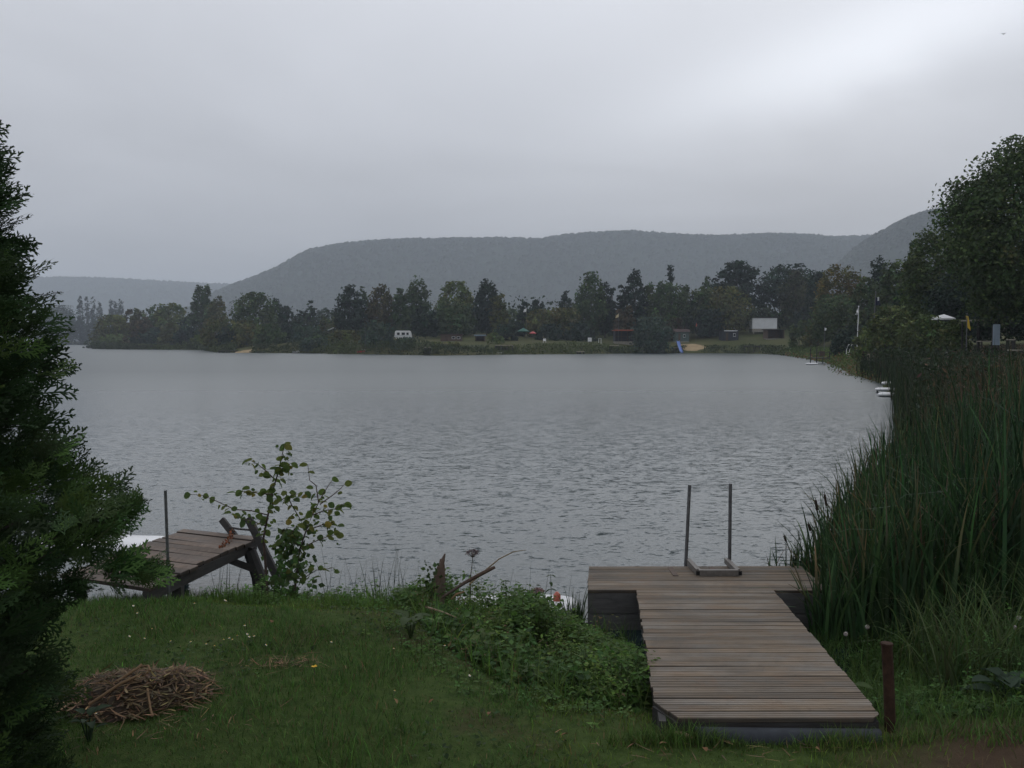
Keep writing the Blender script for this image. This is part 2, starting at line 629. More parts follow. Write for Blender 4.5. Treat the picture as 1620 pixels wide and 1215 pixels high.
def build_water():
    # one sheet at lake level, larger than the lake; the banks rise out of it
    mb = MB()
    xs = np.linspace(-560, 90, 40)
    ys = np.linspace(4.5, 690, 40)
    X, Y = np.meshgrid(xs, ys)
    idx = np.arange(1600).reshape(40, 40)
    q = np.stack([idx[:-1, :-1], idx[:-1, 1:], idx[1:, 1:], idx[1:, :-1]], axis=-1).reshape(-1, 4)
    mb.add(np.stack([X.ravel(), Y.ravel(), np.zeros(1600)], axis=1), [q])
    m, nt, b, o = new_mat('lake_water')
    L = nt.links.new
    b.inputs['Base Color'].default_value = (.018, .034, .037, 1)
    b.inputs['Roughness'].default_value = .1
    b.inputs['IOR'].default_value = 1.333
    tc = node(nt, 'ShaderNodeTexCoord')
    vec = tc.outputs['Object']

    def slope(scale, amp, sx=1.0, seed=0.0, detail=2):
        mp = node(nt, 'ShaderNodeMapping')
        mp.inputs['Scale'].default_value = (sx, 1, 1)
        mp.inputs['Location'].default_value = (seed, seed * 1.7, seed)
        mp.inputs['Rotation'].default_value = (0, 0, .12)
        L(vec, mp.inputs[0])
        n = noise(nt, scale, detail, .55, mp.outputs[0], .3)
        s1 = node(nt, 'ShaderNodeVectorMath', operation='SUBTRACT')
        L(n.outputs['Color'], s1.inputs[0])
        s1.inputs[1].default_value = (.5, .5, .5)
        s2 = node(nt, 'ShaderNodeVectorMath', operation='SCALE')
        L(s1.outputs[0], s2.inputs[0])
        s2.inputs['Scale'].default_value = amp
        return s2.outputs[0]

    def add(a, c):
        n = node(nt, 'ShaderNodeVectorMath', operation='ADD')
        L(a, n.inputs[0])
        L(c, n.inputs[1])
        return n.outputs[0]
    s = add(slope(10.0, .20, .5, 3.1), slope(3.2, .06, .6, 9.3))
    s = add(s, slope(19.0, .24, .7, 21.0))
    sepw = node(nt, 'ShaderNodeSeparateXYZ')
    L(vec, sepw.inputs[0])
    fetch = ramp(nt, sepw.outputs[1], 8, 70)
    L(mth(nt, 'ADD', mth(nt, 'MULTIPLY', fetch, .22), .15), b.inputs['Roughness'])
    # gusts: calmer and rougher streaks
    gmp = node(nt, 'ShaderNodeMapping')
    gmp.inputs['Scale'].default_value = (.35, 1, 1)
    L(vec, gmp.inputs[0])
    gust = noise(nt, .07, 4, .6, gmp.outputs[0], .6)
    k = mth(nt, 'ADD', mth(nt, 'MULTIPLY', gust.outputs[0], 1.1), .45)
    k = mth(nt, 'MULTIPLY', k, mth(nt, 'SUBTRACT', 1.5, mth(nt, 'MULTIPLY', ramp(nt, sepw.outputs[1], 9, 32), .85)))
    sc_ = node(nt, 'ShaderNodeVectorMath', operation='SCALE')
    L(s, sc_.inputs[0])
    L(k, sc_.inputs['Scale'])
    fl = node(nt, 'ShaderNodeVectorMath', operation='MULTIPLY')
    L(sc_.outputs[0], fl.inputs[0])
    fl.inputs[1].default_value = (.8, 1, 0)
    nm = node(nt, 'ShaderNodeVectorMath', operation='ADD')
    L(fl.outputs[0], nm.inputs[0])
    nm.inputs[1].default_value = (0, 0, 1)
    nn = node(nt, 'ShaderNodeVectorMath', operation='NORMALIZE')
    L(nm.outputs[0], nn.inputs[0])
    L(nn.outputs[0], b.inputs['Normal'])
    w = mb.obj('lake_water', m)
    tag(w, kind='structure')


build_water()


def sheet_patch(name, cx, cy, rx, ry, mat, seed, lift=.02):
    """irregular sheet lying on the bank"""
    n = 28
    t = np.arange(n) / n * 2 * math.pi
    r = 1 + .15 * np.sin(3 * t + seed) + .1 * np.sin(5 * t + seed * 2)
    v = []
    for k in (0.02, .35, .7, 1.0):
        X = cx + np.cos(t) * r * rx * k
        Y = cy + np.sin(t) * r * ry * k
        Z = np.maximum(ground(X, Y), -.05) + lift * (1 if k < 1 else -.5)
        v.append(np.stack([X, Y, Z], axis=1))
    q = []
    for i in range(3):
        for k in range(n):
            q.append([i * n + k, i * n + (k + 1) % n, (i + 1) * n + (k + 1) % n, (i + 1) * n + k][::-1])
    mb = MB().add(np.concatenate(v), [np.array(q), np.array([list(range(n))])])
    return tag(mb.obj(name, mat), kind='structure')


SAND = plain('sand', (.36, .27, .16), .95, .25, .5, spec=.1)
sheet_patch('sand_beach', wx(1098, 181), 183, 2.3, 3.6, SAND, 1.0, .12)
sheet_patch('sand_spit', wx(384, 186), 187, 2.2, 2.2, SAND, 2.0, .25)


# ------------------------------------------------------------------ hills with their woods
def hill(name, D, prof, depth_front, depth_back, seed, x_pad=250, blobs=5000, tone=(.028, .038, .026), size=5.0):
    px = np.array([p[0] for p in prof], float)
    zz = np.array([zpix(p[1], D) for p in prof])
    X0 = wx(px[0], D)
    X1 = wx(px[-1], D)
    xs = np.linspace(X0, X1, 220)
    ridge = np.interp(xs, [wx(p, D) for p in px], zz) - size * .9
    rows = np.concatenate([np.linspace(-1, 0, 40, endpoint=False), np.linspace(0, 1, 14)])
    yy = np.where(rows < 0, rows * depth_front, rows * depth_back)
    fall = np.where(rows < 0, np.cos(np.clip(-rows, 0, 1) * math.pi / 2) ** 1.5, 1 - sm(rows) * .98)
    Xg, Yg = np.meshgrid(xs, yy + D)
    Fg = np.repeat(fall[:, None], len(xs), axis=1)
    # gullies on the flank
    gul = .10 * vnoise(Xg, Yg * .3, .018, seed) * Fg * (1 - Fg) * 4
    Zg = np.maximum(ridge, .5)[None, :] * np.clip(Fg + gul * .6, 0, 1) - .5
    n_r, n_c = Zg.shape
    idx = np.arange(n_r * n_c).reshape(n_r, n_c)
    q = np.stack([idx[:-1, :-1], idx[:-1, 1:], idx[1:, 1:], idx[1:, :-1]], axis=-1).reshape(-1, 4)
    mb = MB().add(np.stack([Xg.ravel(), Yg.ravel(), Zg.ravel()], axis=1), [q])
    m = plain('wooded_slope', tone, .95, .4, .03, spec=.05)
    tag(mb.obj(name, m, smooth=True), kind='structure')
    # canopy: many small crowns that cover the slope as one wood
    r = np.random.default_rng(seed)
    n = blobs
    ci = r.uniform(0, n_c - 1.01, n)
    rj = np.where(r.random(n) < .22, r.uniform(36, 43, n), r.uniform(2, 42, n))
    i0 = ci.astype(int)
    j0 = rj.astype(int)
    fx = ci - i0
    fy = rj - j0

    def samp(G):
        return ((G[j0, i0] * (1 - fx) + G[j0, i0 + 1] * fx) * (1 - fy) + (G[j0 + 1, i0] * (1 - fx) + G[j0 + 1, i0 + 1] * fx) * fy)
    c = np.stack([samp(Xg), samp(Yg), samp(Zg)], axis=1)
    s = size * r.uniform(.7, 1.35, n)
    t = np.arange(6) / 6 * 2 * math.pi
    v = np.zeros((n, 14, 3))
    for k in range(6):
        jr = r.uniform(.75, 1.2, n)
        v[:, k] = c + np.stack([np.cos(t[k]) * s * jr, np.sin(t[k]) * s * jr, -.3 * s], axis=1)
        v[:, 6 + k] = c + np.stack([np.cos(t[k] + .5) * s * .7 * jr, np.sin(t[k] + .5) * s * .7 * jr, .65 * s * r.uniform(.8, 1.2, n)], axis=1)
    v[:, 12] = c + np.stack([0 * s, 0 * s, s * r.uniform(.95, 1.35, n)], axis=1)
    v[:, 13] = c + np.stack([0 * s, 0 * s, -s], axis=1)
    f4 = np.array([[k, (k + 1) % 6, 6 + (k + 1) % 6, 6 + k] for k in range(6)])
    f3 = np.array([[6 + k, 6 + (k + 1) % 6, 12] for k in range(6)])
    off = (np.arange(n) * 14)[:, None, None]
    patch = 1 + .30 * vnoise(c[:, 0], c[:, 1], .012, seed + 3) + .18 * vnoise(c[:, 0], c[:, 2] * 3, .03, seed + 5)
    col = np.array(tone) * np.clip(patch, .45, 1.7)[:, None] * r.uniform(.8, 1.2, (n, 1)) * r.uniform(.95, 1.05, (n, 3))
    mb = MB().add(v.reshape(-1, 3), [(f4[None] + off).reshape(-1, 4), (f3[None] + off).reshape(-1, 3)], np.repeat(col, 14, axis=0))
    tag(mb.obj('hillside_wood', M['far_leaf']), 'dense wood covering the ' + name.replace('_', ' '), 'wood', kind='stuff')


hill('main_hill', 1880, [(338, 474), (350, 464), (380, 450), (420, 435), (450, 422), (480, 405), (500, 395), (522, 391), (548, 386), (600, 381), (650, 379), (700, 378),
                         (800, 377), (850, 379), (880, 374), (930, 369), (1000, 366), (1060, 371), (1120, 374), (1200, 371), (1260, 372), (1320, 376),
                         (1370, 373), (1420, 374), (1500, 376), (1600, 385)], 420, 350, 11, blobs=11000, size=5.5)
hill('far_hill', 3100, [(-260, 452), (-60, 443), (60, 439), (105, 438), (180, 440), (250, 444), (330, 449), (380, 450), (450, 456), (520, 466)], 600, 500, 12, blobs=5000, size=6.5)
hill('side_hill', 1330, [(1290, 440), (1312, 425), (1336, 406), (1358, 387), (1380, 371), (1393, 364), (1409, 356), (1424, 346), (1446, 337), (1481, 331), (1520, 327),
                         (1600, 324), (1700, 330), (1820, 350)], 330, 350, 13, blobs=5000, size=4.2)


# ------------------------------------------------------------------ haze
def build_haze():
    mb = MB().box((0, 0, 134), (8900, 8900, 272))
    m = bpy.data.materials.new('haze_air')
    m.use_nodes = True
    nt = m.node_tree
    for n in list(nt.nodes):
        nt.nodes.remove(n)
    pv = node(nt, 'ShaderNodeVolumePrincipled')
    pv.inputs['Color'].default_value = (.83, .90, 1, 1)
    pv.inputs['Density'].default_value = 3.8e-4
    pv.inputs['Anisotropy'].default_value = 0.0
    out = node(nt, 'ShaderNodeOutputMaterial')
    nt.links.new(pv.outputs[0], out.inputs['Volume'])
    h = mb.obj('haze', m)
    tag(h, kind='stuff')


build_haze()


# ------------------------------------------------------------------ leaf cards, blades
def nrm(a):
    return a / (np.linalg.norm(a, axis=-1, keepdims=True) + 1e-9)


def cards(mb, c, size, nor, col, aspect=.62, r=None, along=None):
    """leaf-shaped four-cornered faces"""
    r = r or rng
    n = len(c)
    nor = nrm(nor)
    a = r.normal(size=(n, 3)) if along is None else along
    u = nrm(a - (a * nor).sum(1, keepdims=True) * nor)
    w = np.cross(nor, u)
    s = np.broadcast_to(np.asarray(size, float), (n,))[:, None]
    v = np.stack([c - u * s * .5, c + w * s * aspect * .5 - u * s * .08 + nor * s * .06, c + u * s * .5, c - w * s * aspect * .5 - u * s * .08 + nor * s * .06], axis=1)
    f = np.arange(n * 4).reshape(n, 4)
    mb.add(v.reshape(-1, 3), [f], np.repeat(col, 4, axis=0))


def blades(mb, base, head, lean, Ln, w, curve, segs, col, taper=1.0, r=None, face=None, tipcol=None):
    """curved grass-like strips; head = compass direction of the lean"""
    n = len(base)
    r = r or rng
    lean = np.broadcast_to(lean, (n,)).astype(float)
    curve = np.broadcast_to(curve, (n,)).astype(float)
    Ln = np.broadcast_to(Ln, (n,)).astype(float)
    w = np.broadcast_to(w, (n,)).astype(float)
    hd = np.stack([np.cos(head), np.sin(head), np.zeros(n)], axis=1)
    if face is None:
        face = head + math.pi / 2 + r.normal(0, .5, n)
    sd = np.stack([np.cos(face), np.sin(face), np.zeros(n)], axis=1)
    p = base.astype(float).copy()
    rows = []
    for k in range(segs + 1):
        t = k / segs
        ww = w * (1 - t ** 1.6) ** taper * (.75 + .25 * min(1, t * 4))
        if k == segs:
            rows.append(p[:, None, :])
        else:
            rows.append(np.stack([p - sd * ww[:, None] * .5, p + sd * ww[:, None] * .5], axis=1))
        a = lean + curve * (t + .5 / segs) ** 1.5
        p = p + (np.cos(a)[:, None] * np.array([0, 0, 1.]) + np.sin(a)[:, None] * hd) * (Ln / segs)[:, None]
    v = np.concatenate(rows, axis=1)
    m = v.shape[1]
    off = (np.arange(n) * m)[:, None]
    fs = []
    for k in range(segs - 1):
        fs.append(off + np.array([[2 * k, 2 * k + 1, 2 * k + 3, 2 * k + 2]]))
    q = np.concatenate(fs) if fs else np.zeros((0, 4), int)
    t3 = off + np.array([[2 * segs - 2, 2 * segs - 1, 2 * segs]])
    cc = np.repeat(col, m, axis=0)
    if tipcol is not None:
        tt = np.concatenate([np.repeat(np.arange(segs) / segs, 2), [1.0]])
        mix = np.tile(np.clip((tt - .45) / .55, 0, 1), n)[:, None]
        cc = cc * (1 - mix) + np.repeat(tipcol, m, axis=0) * mix
    mb.add(v.reshape(-1, 3), ([q] if len(q) else []) + [t3], cc)


def hue(base, n, r, val=.28, hs=.10):
    b = np.array(base)
    c = b * np.exp(r.normal(0, val, (n, 1))) * np.exp(r.normal(0, hs, (n, 3)))
    return np.clip(c, .004, .8)


def inpoly(x, y, poly):
    ins = np.zeros(len(x), bool)
    n = len(poly)
    for i in range(n):
        (x0, y0), (x1, y1) = poly[i], poly[(i + 1) % n]
        c = (y0 > y) != (y1 > y)
        ins ^= c & (x < (x1 - x0) * (y - y0) / ((y1 - y0) if y1 != y0 else 1e-9) + x0)
    return ins


def in_poly_pts(poly, n, r):
    P = np.array(poly)
    lo, hi = P.min(0), P.max(0)
    out = []
    tot = 0
    while tot < n:
        q = r.uniform(lo, hi, (n * 2, 2))
        q = q[inpoly(q[:, 0], q[:, 1], poly)]
        out.append(q)
        tot += len(q)
    return np.concatenate(out)[:n]


def gr(xy):
    return ground(xy[:, 0], xy[:, 1])


# ------------------------------------------------------------------ trees
def tree(name, label, cat, px, Y, top, hw, kind, col, col2=None, group=None, dens=1.0, cs=4.6, gbase=None, cap=9000, lean=0.0, t0_=None):
    """A tree or bush standing at distance Y under photo column px: trunk with limbs, and a crown of leaf clumps."""
    r = np.random.default_rng(int(px * 13 + Y * 7 + top))
    X = wx(px, Y)
    g0 = gz(X, Y) if gbase is None else gbase
    g0 = max(g0, -.05)
    H = zpix(top, Y) - g0
    Rd = hw / FPX * Y
    root = empty(name, (X, Y, g0), label, cat, group)
    # --- crown
    K = dict(broad=(.13, .20, 1.0), tall=(.10, .24, 1.0), poplar=(.05, .10, 1.4), spruce=(.05, .12, .55), pine=(.36, .30, .45),
             birch=(.14, .20, 1.3), willow=(.02, .18, 1.25), bush=(0.0, .16, .9), dome=(0.0, .12, .9))[kind]
    t0, amp, squash = K
    t0 = t0 if t0_ is None else t0_
    area = 2 * hw * (H / Y * FPX)
    n = int(min(cap, max(160, .75 * area * dens)))
    csz = cs / FPX * Y
    per = 16 if kind not in ('pine', 'spruce') else 22
    if Y < 50:
        per = 34
    nc = max(14, n // per)

    def env(t):
        u = np.clip((t - t0) / (1 - t0), 0, 1)
        if kind == 'broad':
            return np.sqrt(np.clip(1 - ((u - .42) / .6) ** 2, 0, 1)) ** .9
        if kind == 'tall':
            return np.clip(np.sin(math.pi * np.clip(u * .86 + .12, 0, 1)), 0, 1) ** .75
        if kind == 'poplar':
            return np.clip(np.sin(math.pi * np.clip(u * .93 + .05, 0, 1)), 0, 1) ** .55
        if kind == 'spruce':
            return (1 - u) ** .85 * (1 + .28 * ((u * 9 * (1 + .2 * u)) % 1 - .5))
        if kind == 'pine':
            return np.sqrt(np.clip(1 - ((u - .45) / .6) ** 2, 0, 1)) * (.8 + .45 * (np.sin(u * 19) > 0))
        if kind == 'birch':
            return np.clip(np.sin(math.pi * np.clip(u ** .8 * .9 + .06, 0, 1)), 0, 1) ** .8
        if kind == 'willow':
            return np.sqrt(np.clip(1 - ((u - .35) / .68) ** 2, 0, 1))
        return np.sqrt(np.clip(1 - (u * .98) ** 2.2, 0, 1))
    tt = t0 + (1 - t0) * np.linspace(0, 1, 200)
    wgt = env(tt) + .05
    cdf = np.cumsum(wgt) / wgt.sum()
    t = np.interp(r.random(nc), cdf, tt)
    th = r.uniform(0, 2 * math.pi, nc)
    ph = r.uniform(0, 6.28, 6)
    lob = 1 + amp * (np.sin(2 * th + ph[0] + 3 * t) + np.sin(3 * th + ph[1] - 7 * t) + .8 * np.sin(5 * th + ph[2] + 13 * t) + .8 * np.sin(9 * t + ph[3])) / 2
    e = env(t)
    rad = Rd * e * lob * (.45 + .55 * np.sqrt(r.random(nc)))
    rad = np.minimum(rad, Rd * 1.12)
    zc = t * H
    # uneven top: lobes push up and down
    zc = zc * (1 - amp * .35 * np.abs(np.sin(th * 1.5 + ph[4])) * (rad / Rd))
    cx = np.cos(th) * rad + lean * zc
    cy = np.sin(th) * rad
    if kind == 'spruce':
        zc = zc - rad * .25
    cl = np.stack([cx, cy, zc], axis=1)
    sig = Rd * (.13 if kind in ('broad', 'willow', 'bush', 'dome') else .15) * (.6 + .8 * r.random(nc))
    if kind == 'poplar':
        sig *= .8
    if Y < 50:
        sig *= .62
    sig = np.maximum(sig, csz * .45)
    cnt = np.full(nc, per)
    ids = np.repeat(np.arange(nc), cnt)
    N = len(ids)
    off = np.clip(r.normal(size=(N, 3)), -1.5, 1.5) * sig[ids][:, None] * np.array([1, 1, squash])
    if kind in ('birch',):
        off[:, 2] -= np.abs(r.normal(size=N)) * sig[ids] * .9
    p = cl[ids] + off
    p[:, 2] = np.clip(p[:, 2], .02 * H if t0 == 0 else t0 * H * .6, H * 1.01)
    nor = nrm(p - np.array([0, 0, H * .4])) * .7 + r.normal(size=(N, 3)) * .8 + np.array([0, 0, .35])
    base = hue(col, nc, r, .20, .08)
    if col2 is not None:
        sel = r.random(nc) < .35
        base[sel] = hue(col2, int(sel.sum()), r, .2, .08)
    cc = base[ids] * np.exp(r.normal(0, .16, (N, 1)))
    mb = MB()
    al = None
    if kind == 'birch':
        al = np.tile(np.array([0, 0, 1.0]), (N, 1)) + r.normal(size=(N, 3)) * .5
    cards(mb, p, csz * r.uniform(.7, 1.35, N), nor, cc, .66, r, al)
    mb.obj('crown', M['far_leaf'], root)
    # --- trunk and limbs
    tb = MB()
    tr = max(.05, H * (.016 if kind not in ('bush', 'dome') else .01))
    ht = H * (.82 if kind in ('spruce', 'poplar', 'pine', 'tall') else .6)
    k = 6
    pts = [(lean * ht * i / k + r.normal(0, .012 * H) * (i > 0), r.normal(0, .012 * H) * (i > 0), ht * i / k - .1 * (i == 0)) for i in range(k + 1)]
    tb.tube(pts, [tr * (1 - .8 * i / k) for i in range(k + 1)], 7)
    for i in range(7 if kind not in ('bush', 'dome') else 5):
        j = r.integers(1, k)
        q = cl[r.integers(0, nc)]
        a = np.array(pts[j])
        mid = (a + q) / 2 + np.array([0, 0, .05 * H])
        tb.tube([a, mid, q * .92], [tr * .4, tr * .25, tr * .08], 5)
    tb.obj('trunk', M['bark'], root)
    return root


# leaf colours (true albedo)
OL = (.085, .092, .034)      # olive
GR = (.056, .084, .036)      # mid green
DK = (.026, .043, .029)      # dark conifer
BL = (.046, .072, .052)      # blue-green willow
LT = (.092, .122, .040)      # light green
YE = (.135, .105, .030)      # yellowing
BR = (.072, .062, .036)      # reddish brown
FS = 'trees and bushes along the far shore'
PT = 'trees and bushes on the wooded point'
BS = 'trees and bushes behind the far bank of the channel'
RB = 'trees and bushes on the near side bank'

